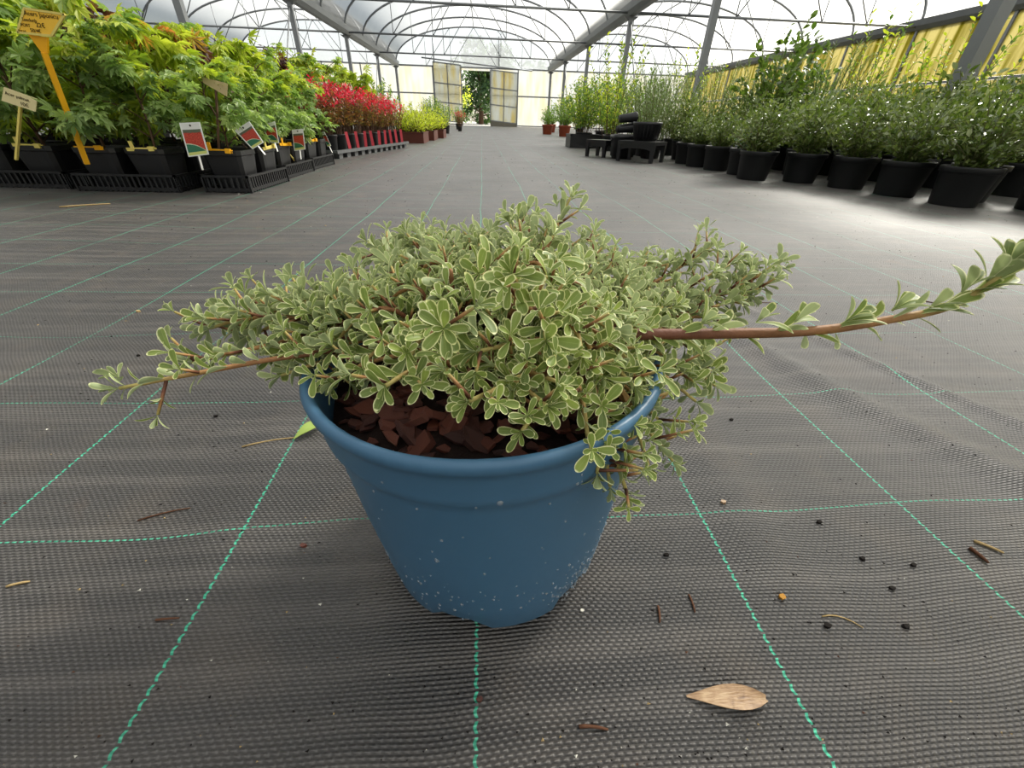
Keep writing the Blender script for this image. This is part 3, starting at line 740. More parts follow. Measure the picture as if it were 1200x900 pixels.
for x, y, Y in ((403, 376, .235), (694, 545, .14)):              # a yellowed leaf
    o = obj('leaf', leaf_meshes[1], hero)
    o.data = leaf_meshes[1].copy(); o.data.materials[0] = M['amber']; o.matrix_local = HI @ Matrix([*frame((.3, -.6, .2), (0, 0, 1), .007, aty(x, y, Y)), [0, 0, 0, 1]])

# ------------------------------------------------------------------ nursery stock: plant builders
def twig_tree(seed, h, spread, nb, nl, style, zlo=.15, mats='trunk'):
    """branches as one mesh; list of leaf seats (pos, outward dir, height fraction)"""
    r = random.Random(seed); m = MB(); seats = []
    if style == 'maple':
        tr = [Vector((0, 0, 0)), Vector((r.uniform(-.02, .02), r.uniform(-.02, .02), h * .35)), Vector((r.uniform(-.04, .04), r.uniform(-.04, .04), h * .75)), Vector((r.uniform(-.05, .05), r.uniform(-.05, .05), h))]
        tp = smooth_path(tr, 9); m.tube(tp, [.006 - .004 * i / 8 for i in range(9)], 5)
        for b in range(nb):
            f = zlo + (1 - zlo) * (b + r.random()) / nb; s = tp[min(8, int(f * 8))]
            a = b * 2.4 + r.uniform(-.4, .4); L = spread * (1.05 - .55 * f) * r.uniform(.75, 1.15)
            e = s + Vector((math.cos(a) * L, math.sin(a) * L, L * r.uniform(.15, .7)))
            P = bez(s, s.lerp(e, .5) + Vector((0, 0, L * .28)), e, 7); m.tube(P, [.003 - .0022 * i / 6 for i in range(7)], 4)
            for i in range(nl):
                u = .25 + .75 * (i + r.random()) / nl; k = min(5, int(u * 6)); p = P[k].lerp(P[k + 1], u * 6 - k)
                o = Vector((math.cos(a), math.sin(a), 0)) + rv(r, .9); seats.append((p + rv(r, .028), o, p.z / h))
    elif style == 'upright':
        for b in range(nb):
            a = b * 2.4; q = math.sqrt((b + .5) / nb); H_ = h * (1 - .35 * q * q) * r.uniform(.75, 1.1)
            s = Vector((math.cos(a) * q * spread * .3, math.sin(a) * q * spread * .3, 0)); e = Vector((math.cos(a) * q * spread, math.sin(a) * q * spread, H_)) + rv(r, .03)
            P = bez(s, Vector((e.x * .55, e.y * .55, H_ * .55)), e, 7); m.tube(P, [.0028 - .0018 * i / 6 for i in range(7)], 4, caps=False)
            for i in range(nl):
                u = zlo + (1 - zlo) * (i + r.random()) / nl; k = min(5, int(u * 6)); p = P[k].lerp(P[k + 1], u * 6 - k)
                t = i * 2.4; T = (P[k + 1] - P[k]).normalized(); e1 = T.orthogonal().normalized(); e2 = T.cross(e1)
                o = (e1 * math.cos(t) + e2 * math.sin(t)) + T * .9; seats.append((p, o, p.z / h))
    else:                                              # 'bush': rounded, twiggy
        for b in range(nb):
            a = b * 2.4 + r.uniform(-.3, .3); el = math.asin(min(.98, max(.12, (b + .5) / nb))); 
            e = Vector((math.cos(a) * math.cos(el) * spread, math.sin(a) * math.cos(el) * spread, h * (.25 + .75 * math.sin(el)))) * r.uniform(.8, 1.1)
            s = Vector((e.x * .12, e.y * .12, 0)); P = bez(s, Vector((e.x * .4, e.y * .4, e.z * .75)), e, 7); m.tube(P, [.0035 - .0026 * i / 6 for i in range(7)], 4, caps=False)
            for i in range(nl):
                u = zlo + (1 - zlo) * (i + r.random()) / nl; k = min(5, int(u * 6)); p = P[k].lerp(P[k + 1], u * 6 - k)
                o = Vector((math.cos(a), math.sin(a), .5)) * .6 + rv(r, 1) + Vector((0, 0, .35)); seats.append((p + rv(r, .022), o, p.z / h))
    return m, seats

def leaf_X(seats, size, r, up=(0, 0, 1), jit=.45, down=0.0):
    X = []
    for p, o, f in seats:
        X.append(frame(o.normalized() - Vector((0, 0, down)) + rv(r, .15), Vector(up) + rv(r, jit), size * r.uniform(.65, 1.2), p))
    return X
def pot_mesh(kind, r, h, mat):
    m = MB()
    if kind == 'square': m.lathe([(r * .74, 0), (r * .76, .002), (r * .96, h * .86), (r * .98, h * .87), (r, h * .88), (r, h), (r * .94, h), (r * .92, h * .86), (0, h * .84)], 32, square=7, smooth=False)
    else: m.lathe([(0, .001), (r * .76, 0), (r * .78, .003), (r * .93, h * .84), (r * .96, h * .85), (r, h * .86), (r * 1.01, h * .985), (r, h), (r * .95, h), (r * .92, h * .86), (0, h * .84)], 28)
    return m.mesh('pot', mat)
def soil_disc(r, z, square=0):
    m = MB(); m.lathe([(r, z), (r * .6, z + .006), (0, z + .01)], 16, square=square); return m.mesh('soil', 'soil')

class Kind:
    """a kind of potted plant: some variants of shared meshes, placed as Empties with parts"""
    def __init__(s, name, cat, pot, variants):
        s.name, s.cat, s.pot, s.var, s.i = name, cat, pot, variants, 0
    def place(s, x, y, label, group, scale=1.0, z=0, rz=None, v=None, big=0, lean=0):
        r = rnd; k = s.i if v is None else v; br, fo, single = s.var[k % len(s.var)]; s.i += 1
        e = empty(s.name, (x, y, z), r.uniform(0, 6.3) if rz is None else rz, label=label, cat=s.cat, group=group)
        e.rotation_euler.x = lean
        h = 0
        if s.pot:
            pm, sm_, h = s.pot; p = obj('pot', pm, e); obj('soil', sm_, e)
            p.rotation_euler.z = -e.rotation_euler.z + r.uniform(-.06, .06)
        b = obj('branches', br, e, (0, 0, h * .84)); b.scale = (scale,) * 3
        for f in fo:
            q = obj('foliage', f, e, (0, 0, h * .84), kind='stuff'); q.scale = (scale,) * 3
        if big and single:
            me_, Xs = single
            for X in Xs[:big]:
                q = obj('leaf', me_, e); q.matrix_local = Matrix.Translation((0, 0, h * .84)) @ Matrix.Scale(scale, 4) @ Matrix([*X, [0, 0, 0, 1]])
        return e

def variant(seed, h, spread, nb, nl, style, size, tpl, mats, zlo=.15, split=None, down=0, jit=.45, single=0, trunk='trunk'):
    """mats: one or two leaf materials; split(f, r) -> which"""
    m, seats = twig_tree(seed, h, spread, nb, nl, style, zlo); r = random.Random(seed + 1); tv, tf = TPL[tpl]
    br = m.mesh('branches', trunk); X = leaf_X(seats, size, r, jit=jit, down=down)
    sg = None
    if single:
        order = sorted(range(len(X)), key=lambda i: -seats[i][0].xy.length); pick = set(order[:single])
        me_ = scatter('leaf', tv, tf, [[[1, 0, 0, 0], [0, 1, 0, 0], [0, 0, 1, 0]]], mats[0]); sg = (me_, [X[i] for i in order[:single]])
        idx = [i for i in range(len(X)) if i not in pick]
    else: idx = list(range(len(X)))
    mi = [split(seats[i][2], r) if split else 0 for i in idx]
    return br, [scatter('foliage', tv, tf, [X[i] for i in idx], mats, mi)], sg

sqpot = (pot_mesh('square', .080, .145, 'black_plastic'), soil_disc(.072, .125, 7), .145)
rdpot = (pot_mesh('round', .114, .166, 'black_pot'), soil_disc(.104, .142), .166)
smpot = (pot_mesh('round', .065, .11, 'black_pot'), soil_disc(.058, .095), .11)
tcpot = (pot_mesh('round', .15, .22, 'terracotta'), soil_disc(.13, .19), .22)
mk = lambda mats, tpl='palm', sz=.066, **kw: [variant(300 + i, .40 + .05 * (i % 3), .23, 14, 18, 'maple', sz, tpl, mats, split=kw.get('split'), zlo=.10, down=.35, single=kw.get('single', 0), jit=.5) for i in range(3)]
tipc = lambda f, r: 1 if f > 1.0 and r.random() < .35 else 0
maple = Kind('maple_sapling', 'potted plant', sqpot, mk(['maple', 'maple_lime'], split=lambda f, r: 1 if f > .8 and r.random() < .55 else 0, single=26))
lime = Kind('lime_maple_sapling', 'potted plant', sqpot, mk(['maple_lime', 'shoot_orange'], 'cut', .085, split=tipc, single=26))
dark = Kind('purple_maple_sapling', 'potted plant', sqpot, mk(['maple_dark'], 'palm5', .06))
red = Kind('red_leaved_shrub', 'potted plant', smpot, [variant(400 + i, .36, .14, 16, 30, 'upright', .042, 'lance', ['bronze_leaf', 'red_leaf'], .22, split=lambda f, r: 1 if f > .60 + r.uniform(-.12, .12) else 0, down=.1) for i in range(3)])
yel = Kind('yellow_leaved_shrub', 'potted plant', smpot, [variant(420 + i, .26, .19, 22, 20, 'bush', .034, 'oval', ['yellow_leaf']) for i in range(2)])
mid = Kind('green_shrub', 'potted plant', tcpot, [variant(430 + i, .46, .27, 26, 26, 'bush', .048, 'oval', ['mid_leaf']) for i in range(2)])
midb = Kind('leafy_green_shrub', 'potted plant', rdpot, [variant(440 + i, .62, .30, 30, 34, 'upright', .050, 'oval', ['mid_leaf', 'yellow_leaf'], .12, split=lambda f, r: int(r.random() < .25)) for i in range(2)])
rose = Kind('rosemary', 'potted plant', rdpot, [variant(450 + i, .52, .24, 34, 62, 'upright', .030, 'needle', ['rosemary'], .05, trunk='stem_green') for i in range(3)])
silver = Kind('silvery_leaved_shrub', 'potted plant', rdpot, [variant(460 + i, .33, .20, 46, 26, 'bush', .036, 'oval', ['silver_leaf'], .06, jit=.9, trunk='stem_green') for i in range(4)])
tall = Kind('tall_glossy_shrub', 'potted plant', rdpot, [variant(470 + i, .95, .38, 30, 34, 'bush', .062, 'round', ['dark_leaf'], .25, jit=.8) for i in range(2)])
shoot = Kind('lime_shoot_shrub', 'potted plant', rdpot, [variant(480 + i, .75, .30, 15, 32, 'upright', .038, 'oval', ['yellow_leaf', 'mid_leaf'], .15, split=lambda f, r: int(r.random() < .4)) for i in range(2)])
blue = Kind('blue_green_shrub', 'potted plant', None, [variant(490, .16, .11, 16, 14, 'bush', .02, 'oval', ['blue_leaf'])])

# ------------------------------------------------------------------ trays and crates
def slot_tray(x, y, wx, wy, label, h=.062, mat='black_plastic', group='slotted plant trays', slots=True):
    e = empty('plant_tray', (x, y, float(floor_z(x, y)) * 0), label=label, cat='tray', group=group)
    q = MB(); q.box((0, 0, .005), (wx - .012, wy - .012, .008)); q.build('tray_base', mat, e)
    hx, hy = wx / 2, wy / 2
    q = MB()
    for sx in (-1, 1): q.box((sx * hx, 0, h), (.010, wy + .010, .008)); q.box((sx * (hx - .004), 0, .011), (.006, wy, .012))
    for sy in (-1, 1): q.box((0, sy * hy, h), (wx + .010, .010, .008)); q.box((0, sy * (hy - .004), .011), (wx, .006, .012))
    q.build('tray_rim', mat, e)
    for ax in (0, 1):
        L = wy if ax == 0 else wx; n = max(4, int(L / .021)); bm = MB(); bm.box((0, 0, h / 2), (.005, .008, h) if ax == 0 else (.008, .005, h)); me_ = bm.mesh('slat', mat)
        for s_ in (-1, 1):
            for i in range(n + 1):
                t = -L / 2 + L * i / n; obj('slat', me_, e, (s_ * (hx - .003), t, 0) if ax == 0 else (t, s_ * (hy - .003), 0))
    return e
g = 'maple saplings in square pots'
trays = [(-1.085, 2.14, .185, .40), (-1.115, 2.60, .185, .40), (-1.135, 3.06, .185, .40), (-1.47, 2.12, .40, .40), (-1.93, 2.16, .40, .40), (-1.52, 2.66, .40, .40), (-2.0, 2.74, .40, .40), (-1.56, 3.22, .40, .40), (-2.45, 2.62, .40, .40)]
tl = ['black slotted tray under the foremost maple, one pot wide', 'black slotted tray, second along the aisle from the foremost maple', 'black slotted tray, third along the aisle from the foremost maple',
      'black slotted tray beneath the yellow price sign', 'black slotted tray beneath the cream sign', 'black slotted tray behind the one with the yellow price sign', 'black slotted tray behind the one with the cream sign', 'black slotted tray deep among the maples', 'black slotted tray far in among the maples']
tp_ = ['the foremost tray by the aisle', 'the second tray along the aisle', 'the third tray along the aisle', 'the tray beneath the yellow price sign', 'the tray beneath the cream sign', 'the tray behind the yellow price sign', 'the tray behind the cream sign', 'a tray deep among the maples', 'the tray farthest from the aisle']
n_ = 0
for (x, y, wx, wy), lb, tq in zip(trays, tl, tp_):
    slot_tray(x, y, wx, wy, lb)
    for dx in ((0,) if wx < .3 else (-.098, .098)):
        for dy in (-.10, .10):
            n_ += 1; K = maple
            if (n_ % 5 == 0 and x < -1.4) or n_ in (12, 14): K = lime
            if n_ in (17, 21): K = dark
            lab = {maple: 'green-leaved maple sapling potted in ', lime: 'lime fine-cut maple sapling potted in ', dark: 'purple-leaved maple sapling potted in '}[K] + tq
            K.place(x + dx, y + dy, lab, {maple: g, lime: 'lime maple saplings', dark: 'purple maple saplings'}[K], rnd.uniform(.84, 1.08) * (1.12 if x < -1.8 else 1) * (.82 if x > -1.2 else 1), z=.010, big=26 if (y < 2.4 or x > -1.3) and K is not dark else 0)
for i, (x, y, K, s) in enumerate([(-1.68, 3.74, maple, 1.0), (-1.9, 3.5, lime, 1.1), (-2.3, 3.3, maple, 1.15), (-2.7, 3.2, lime, 1.25), (-2.1, 4.0, maple, 1.2), (-1.75, 4.3, dark, 1.1), (-2.6, 3.9, maple, 1.3), (-3.1, 3.7, maple, 1.35), (-1.7, 4.9, maple, 1.25),
                                  (-2.2, 4.7, lime, 1.3), (-1.6, 5.5, maple, 1.3), (-2.1, 5.6, maple, 1.4), (-2.8, 4.8, dark, 1.3), (-3.4, 4.6, lime, 1.5), (-1.55, 6.2, lime, 1.2), (-2.0, 6.5, maple, 1.4), (-2.9, 2.9, maple, 1.3), (-3.3, 3.1, lime, 1.45)]):
    lab = {maple: 'green-leaved maple in a square black pot behind the trays', lime: 'lime fine-cut maple in a square black pot behind the trays', dark: 'purple-leaved maple in a square black pot behind the trays'}[K]
    K.place(x, y, lab, lab.split(' in a ')[0] + 's behind the trays', s)
# red shrubs on a flat grey tray
e = empty('flat_tray', (-1.22, 4.55, 0), label='long flat grey tray under the red-leaved shrubs', cat='tray')
e.rotation_euler.z = -.16
q = MB(); q.box((0, 0, .045), (.46, 1.75, .010)); q.build('tray_deck', 'grey_plastic', e)
q = MB(); [q.box((sx * .235, 0, .048), (.012, 1.77, .022)) for sx in (-1, 1)]; [q.box((0, sy * .88, .048), (.46, .012, .022)) for sy in (-1, 1)]; q.build('tray_rim', 'grey_plastic', e)
fm = MB(); fm.box((0, 0, .02), (.05, .07, .04), taper=.9); fm = fm.mesh('tray_foot', 'grey_plastic')
for i in range(12):
    for sx in (-1, 1): obj('tray_foot', fm, e, (sx * .20, -.80 + i * 1.6 / 11, 0))
cs, sn = math.cos(-.16), math.sin(-.16)
for i in range(10):
    for j, dx in enumerate((.14, -.04, -.2)):
        dy = -.78 + i * .172 + (j % 2) * .05
        if dy > .82: continue
        red.place(-1.22 + dx * cs - dy * sn, 4.55 + dx * sn + dy * cs, 'red-topped bronze shrub in a small black pot on the flat grey tray', 'red-leaved shrubs on the flat tray', rnd.uniform(.85, 1.12) * (1.1 - .025 * i), z=.05)
tagm = MB(); tagm.box((0, 0, .06), (.024, .0015, .12)); tagm = tagm.mesh('plant_tag', 'pink_tag')
for i in range(9):
    dx, dy = .225, -.62 + i * .165
    o = obj('plant_tag', tagm, None, (-1.22 + dx * cs - dy * sn, 4.55 + dx * sn + dy * cs, .058), label='narrow pink plant tag standing along the flat grey tray', cat='plant tag', group='pink plant tags'); o.rotation_euler = (rnd.uniform(-.12, .12), rnd.uniform(-.1, .1), rnd.uniform(.2, .7))
# brown crates of yellow shrubs and what stands beyond them
def crate(x, y, wx, wy, h, mat, label, name='plant_crate'):
    e = empty(name, (x, y, 0), label=label, cat='crate')
    q = MB(); q.box((0, 0, .006), (wx, wy, .012)); q.build('crate_base', mat, e)
    for s_ in (-1, 1):
        q = MB(); q.box((s_ * wx / 2, 0, h / 2), (.012, wy, h)); q.build('side_panel', mat, e); q = MB(); q.box((0, s_ * wy / 2, h / 2), (wx, .012, h)); q.build('side_panel', mat, e)
    q = MB(); [q.box((s_ * wx / 2, 0, h), (.022, wy + .022, .014)) for s_ in (-1, 1)]; [q.box((0, s_ * wy / 2, h), (wx + .022, .022, .014)) for s_ in (-1, 1)]; q.build('crate_rim', mat, e)
for x, y, lb in ((-1.0, 6.6, 'brown crate of yellow shrubs beside the pink-tagged red shrubs'), (-.95, 7.5, 'brown crate of yellow shrubs, second past the red shrubs'), (-.88, 8.4, 'brown crate of yellow shrubs, third past the red shrubs')):
    crate(x, y, .42, .62, .12, 'brown_crate', lb)
    for dx in (-.1, .1):
        for dy in (-.17, .15): yel.place(x + dx, y + dy, 'yellow-green shrub in a small pot inside a brown crate', 'yellow shrubs in brown crates', rnd.uniform(.9, 1.3), z=.013)
for x, y, K, s, lb in ((-.95, 9.6, mid, .8, 'green shrub in a terracotta pot just past the brown crates'), (-.85, 10.9, midb, .7, 'upright green shrub in a black pot past the brown crates'), (-1.7, 7.6, mid, 1.1, 'green shrub in a terracotta pot behind the brown crates'), (-1.9, 9.2, midb, 1.2, 'upright green shrub in a black pot behind the brown crates'), (-.62, 13.2, red, 1.2, 'red shrub in a small pot close to the end of the plant row'), (-1.3, 12.4, midb, 1.0, 'leafy shrub in a black pot set back near the end of the plant row'), (-1.6, 11.0, yel, 1.8, 'large yellow shrub set back near the end of the plant row'), (-.75, 15.5, midb, .8, 'last leafy shrub of the plant row before the sliding door'), (-1.5, 6.95, red, 1.5, 'bronze shrub set back between red shrubs and brown crates')):
    K.place(x, y, lb, None, s)

# ------------------------------------------------------------------ round black pots and shrubs on the other side
g = 'silvery shrubs in round black pots'
front = [(2.30, 1.98), (2.26, 2.27), (2.50, 2.12), (2.20, 2.55), (2.08, 2.80), (1.93, 2.86), (1.90, 3.20), (1.86, 3.50), (1.84, 3.78), (1.86, 4.05), (2.62, 1.85)]
ok = []; so = sorted(range(len(front)), key=lambda i: -front[i][1]); rank = [so.index(i) for i in range(len(front))]
for x, y in front:
    for (a, b_) in ok:
        d = math.hypot(x - a, y - b_)
        if d < .283: x, y = a + (x - a) * .283 / d, b_ + (y - b_) * .283 / d
    ok.append((x, y)); silver.place(x, y, 'silvery shrub in a round black pot, ' + ORD[rank[len(ok) - 1]] + ' along the aisle from the low stools', g, rnd.uniform(.9, 1.12) * (.72 if y > 3.15 else 1))
for row in range(1, 5):
    for i in range(8 if row < 3 else 7):
        y = 2.15 + i * .33 + row * .10; x = 2.42 - .12 * i + row * .31 + (.12 if i > 4 else 0) + rnd.uniform(-.02, .02)
        if y > 4.6 or any(math.hypot(x - a, y - b_) < .28 for a, b_ in ok) or (row > 1 and i == 5): continue
        ok.append((x, y)); silver.place(x, y, 'silvery green shrub in a round black pot behind the aisle row', 'silvery shrubs behind the aisle row', rnd.uniform(.92, 1.28) + .09 * row)
def free(x, y, d=.28):
    if any(math.hypot(x - a, y - b_) < d for a, b_ in ok): return False
    ok.append((x, y)); return True
for x, y, s in ((2.02, 4.35, 1.0), (1.72, 4.62, .95), (2.1, 4.75, 1.05), (1.78, 4.98, 1.0), (2.4, 4.6, 1.1), (2.15, 5.2, 1.1), (2.5, 5.05, 1.1), (2.75, 4.75, 1.2), (1.8, 5.4, 1.0), (3.1, 4.2, 1.2)):
    if free(x, y): rose.place(x, y, 'tall grey-green rosemary bush in a round black pot', 'rosemary bushes', s * 1.26)
for x, y, s, lb in ((2.72, 4.4, 1.0, 'tall glossy dark green shrub rising over the rosemary'), (3.15, 4.75, .95, 'tall glossy shrub behind the tallest one over the rosemary')):
    ok.append((x, y)); tall.place(x, y, lb, None, s)
for x, y, s in ((3.3, 3.2, .9), (3.75, 2.9, .95), (3.2, 3.7, .95), (3.9, 2.45, .85), (3.9, 3.9, 1.05), (4.3, 3.0, 1.0), (3.55, 4.3, 1.1), (1.62, 5.75, 1.1)):
    if free(x, y, .24): shoot.place(x, y, 'sparse lime-green shoots rising behind the silvery shrubs' if x > 2 else 'sparse shrub with pale drooping leaves by the black crate', 'lime shoots behind the silvery shrubs' if x > 2 else None, s * 1.3)
blue.place(1.80, 3.02, 'small blue-green seedling spilling from a round black pot', None, 1.0, z=.15)
crate(1.40, 6.4, .42, .34, .15, 'black_plastic', 'black crate holding a tall leafy shrub', 'black_crate')
midb.place(1.40, 6.4, 'tall leafy green shrub standing in a black crate', None, 1.05, z=.013)
for x, y, K, s, lb in ((1.65, 5.95, midb, .6, 'low leafy shrub between the black crate and the stools'), (1.95, 6.9, midb, 1.2, 'tall leafy shrub behind the black crate'), (1.95, 11.1, mid, 1.1, 'green shrub in a terracotta pot far down the aisle, by the post row'), (1.75, 12.6, mid, .9, 'smaller green shrub in a terracotta pot far down the aisle'), (2.5, 12.0, midb, 1.7, 'tall green shrub in a black pot behind the terracotta pots'), (2.3, 9.0, midb, 1.5, 'tall green shrub in a black pot between crate and terracotta pots'), (2.2, 15.0, mid, 1.3, 'green shrub in a terracotta pot near the end wall'), (2.9, 16.5, midb, 1.6, 'tall shrub near the end wall beside the door leaf'), (3.0, 7.0, shoot, 1.5, 'tall sparse shrub behind the leafy ones'), (3.3, 9.5, mid, 2.0, 'broad green shrub set back by the post row')):
    K.place(x, y, lb, None, s)

# low black plastic stools and nested black pots
def stool(x, y, rz, wx, wy, h, label):
    e = empty('low_stool', (x, y, 0), rz, label=label, cat='stool')
    q = MB(); q.box((0, 0, h - .014), (wx, wy, .028)); q.build('seat', 'black_plastic', e)
    lm = MB(); lm.box((0, 0, (h - .02) / 2), (.035, .035, h - .02), taper=.8); lm = lm.mesh('leg', 'black_plastic')
    for sx in (-1, 1):
        for sy in (-1, 1): obj('leg', lm, e, (sx * (wx / 2 - .0175), sy * (wy / 2 - .0175), 0))
    for sy in (-1, 1):
        q = MB(); n = 12; xs_ = [-wx / 2 + .02 + (wx - .04) * i / n for i in range(n + 1)]
        V = [(x_, sy * (wy / 2 - .012) + k, z_) for k in (-.006, .006) for x_ in xs_ for z_ in (h - .02, h - .055 - .03 * abs(2 * (x_ / wx)) ** 3)]
        F = []
        for i in range(n):
            a = 2 * i; b_ = a + 2 * (n + 1); F += [(a, a + 1, a + 3, a + 2), (b_, b_ + 2, b_ + 3, b_ + 1), (a + 1, b_ + 1, b_ + 3, a + 3)]
        q.add(V, F); q.build('apron', 'black_plastic', e)
stool(1.46, 4.16, -.78, .36, .26, .165, 'low black plastic stool holding a ribbed black pot')
stool(1.22, 4.68, -.85, .24, .22, .15, 'smaller low black plastic stool beside the lying black pots')
m = MB(); m.lathe([(.0, .001), (.10, 0), (.125, .12), (.13, .125), (.13, .145), (.12, .145), (.11, .02), (0, .02)], 24); e = m.build('ribbed_pot', 'black_plastic', None, loc=(1.50, 4.22, .165), label='ribbed empty black pot on the low stool', cat='pot')
rb = MB(); rb.box((0, 0, 0), (.006, .006, .115)); rb = rb.mesh('rib', 'black_plastic')
for i in range(24):
    t = 2 * PI * i / 24; o = obj('rib', rb, e, (.113 * math.cos(t), .113 * math.sin(t), .062)); o.rotation_euler = (0, .2 , t)
bx_ = MB(); bx_.lathe([(0, .001), (.085, 0), (.115, .17), (.12, .175), (.12, .20), (.11, .20), (.10, .02), (0, .02)], 20, square=6); bx_ = bx_.mesh('empty_pot', 'black_plastic')
for k, (x, y, z, rx, lb) in enumerate(((1.385, 4.50, 0, 0, 'empty black pot standing between the two low stools'), (1.50, 4.78, 0, 0, 'empty black pot behind the smaller low stool'))):
    obj('empty_pot', bx_, None, (x, y, z), label=lb, cat='pot')
lm_ = MB(); lm_.lathe([(0, .001), (.045, 0), (.058, .17), (.064, .172), (.064, .19), (.056, .19), (.045, .02), (0, .02)], 18); lm_ = lm_.mesh('nested_pots', 'black_plastic')
for k, (dz, a) in enumerate([(.246, .35), (.330, .2)]):
    o = obj('lying_pot', lm_, None, (1.31, 4.50 - .02 * k, dz), label='slim black pot lying across the standing empty pots', cat='pot', group='lying black pots'); o.rotation_euler = (0, PI / 2 - .1, a); o.scale = (.72, .72, .9)

# ------------------------------------------------------------------ signs, tags and clips in the maple trays
def text(s, size, parent, loc, rot, mat='ink', shear=0, align='LEFT'):
    c = bpy.data.curves.new('lettering', 'FONT'); c.body = s; c.size = size; c.shear = shear; c.extrude = .0002; c.align_x = align; c.materials.append(M[mat])
    t_ = bpy.data.objects.new('t', c); COL.objects.link(t_); me_ = bpy.data.meshes.new_from_object(t_.evaluated_get(bpy.context.evaluated_depsgraph_get())); bpy.data.objects.remove(t_); bpy.data.curves.remove(c)
    o = obj('lettering', me_, parent, loc); o.rotation_euler = rot; return o
def plank(p0, p1, wdt, th, mat, parent, name):
    q = MB(); q.bar(p0, p1, wdt, th); return q.build(name, mat, parent)
# yellow price sign
P = [aty(x, y, 1.84) for x, y in ((21, 38), (61, 42), (76, 17), (29, 10))]; c = sum(P, Vector()) / 4
e = empty('price_sign', aty(97, 182, 1.90), label='yellow price sign with handwriting on a tall yellow stake', cat='sign'); o0 = e.location
ax = ((P[1] - P[0]) + (P[2] - P[3])).normalized(); ay = ((P[3] - P[0]) + (P[2] - P[1])); ay = (ay - ax * ay.dot(ax)).normalized(); az = ax.cross(ay)
m = MB(); V = [p - o0 + az * k for k in (.0015, -.0015) for p in P]; m.add([tuple(v) for v in V], [(0, 1, 2, 3), (7, 6, 5, 4), (0, 4, 5, 1), (1, 5, 6, 2), (2, 6, 7, 3), (3, 7, 4, 0)]); m.build('sign_board', 'yellow_plastic', e)
m = MB()
for a, b_ in ((1, 2), (2, 3), (0, 1), (3, 0)): m.bar(P[a] - o0, P[b_] - o0, .006, .006)
m.build('sign_frame', 'pale_yellow', e)
pb, pn = aty(44, 42, 1.845) - o0, aty(52, 62, 1.848) - o0
m = MB(); m.bar(Vector((0, 0, -.03)), pn, .016, .010); V = [pn + ax * -.009, pn + ax * .009, pb + ax * .028, pb - ax * .028]; V += [v + Vector((0, .008, 0)) for v in V]; m.add([tuple(v) for v in V], [(0, 1, 2, 3), (7, 6, 5, 4), (0, 4, 5, 1), (1, 5, 6, 2), (2, 6, 7, 3), (3, 7, 4, 0)]); m.build('stake', 'amber', e)
wd_ = (P[1] - P[0]).length; R_ = Matrix((ax, ay, az)).transposed().to_euler()
for s_, fx, fy, sz in (('Acers Japonicu', .06, .74, .024), ('Seedunb', .06, .50, .018), ('PORT', .06, .28, .016), ('22€', .50, .30, .024), ('50/4€', .38, .08, .019), ('Acer pal.', .02, .06, .010)):
    p = P[0] + (P[1] - P[0]) * fx + (P[3] - P[0]) * fy + az * .003 - o0; text(s_, sz * .70, e, p, R_, shear=.1)
# cream sign
def small_sign(px4, Y, foot, mat, lb, lines=(), stake='pale_yellow'):
    P = [aty(x, y, Y) for x, y in px4]; e = empty('plant_sign', aty(*foot, Y), label=lb, cat='sign'); o0 = e.location
    ax = (P[1] - P[0]).normalized(); ay = P[3] - P[0]; ay = (ay - ax * ay.dot(ax)).normalized(); az = ax.cross(ay)
    m = MB(); V = [p - o0 + az * k for k in (.0015, -.0015) for p in P]; m.add([tuple(v) for v in V], [(0, 1, 2, 3), (7, 6, 5, 4), (0, 4, 5, 1), (1, 5, 6, 2), (2, 6, 7, 3), (3, 7, 4, 0)]); m.build('sign_board', mat, e)
    tp = (P[0] + P[1]) / 2 - o0 + Vector((0, .006, 0)); m = MB(); m.bar(Vector((0, 0, -.02)), tp, .010, .006); m.build('stake', stake, e)
    R_ = Matrix((ax, ay, az)).transposed().to_euler()
    for s_, fx, fy, sz in lines: text(s_, sz, e, P[0] + (P[1] - P[0]) * fx + (P[3] - P[0]) * fy + az * .003 - o0, R_)
small_sign([(2, 118), (42, 131), (44, 116), (5, 102)], 1.82, (15, 180), 'cream_card', 'cream sign with faint writing on a pale yellow stake', (('Acer palmat.', .08, .55, .014), ('10€', .55, .15, .016)))
small_sign([(238, 97), (266, 113), (267, 98), (237, 90)], 2.0, (255, 178), 'tan_card', 'plain tan sign half hidden among the maple leaves', (), 'trunk')
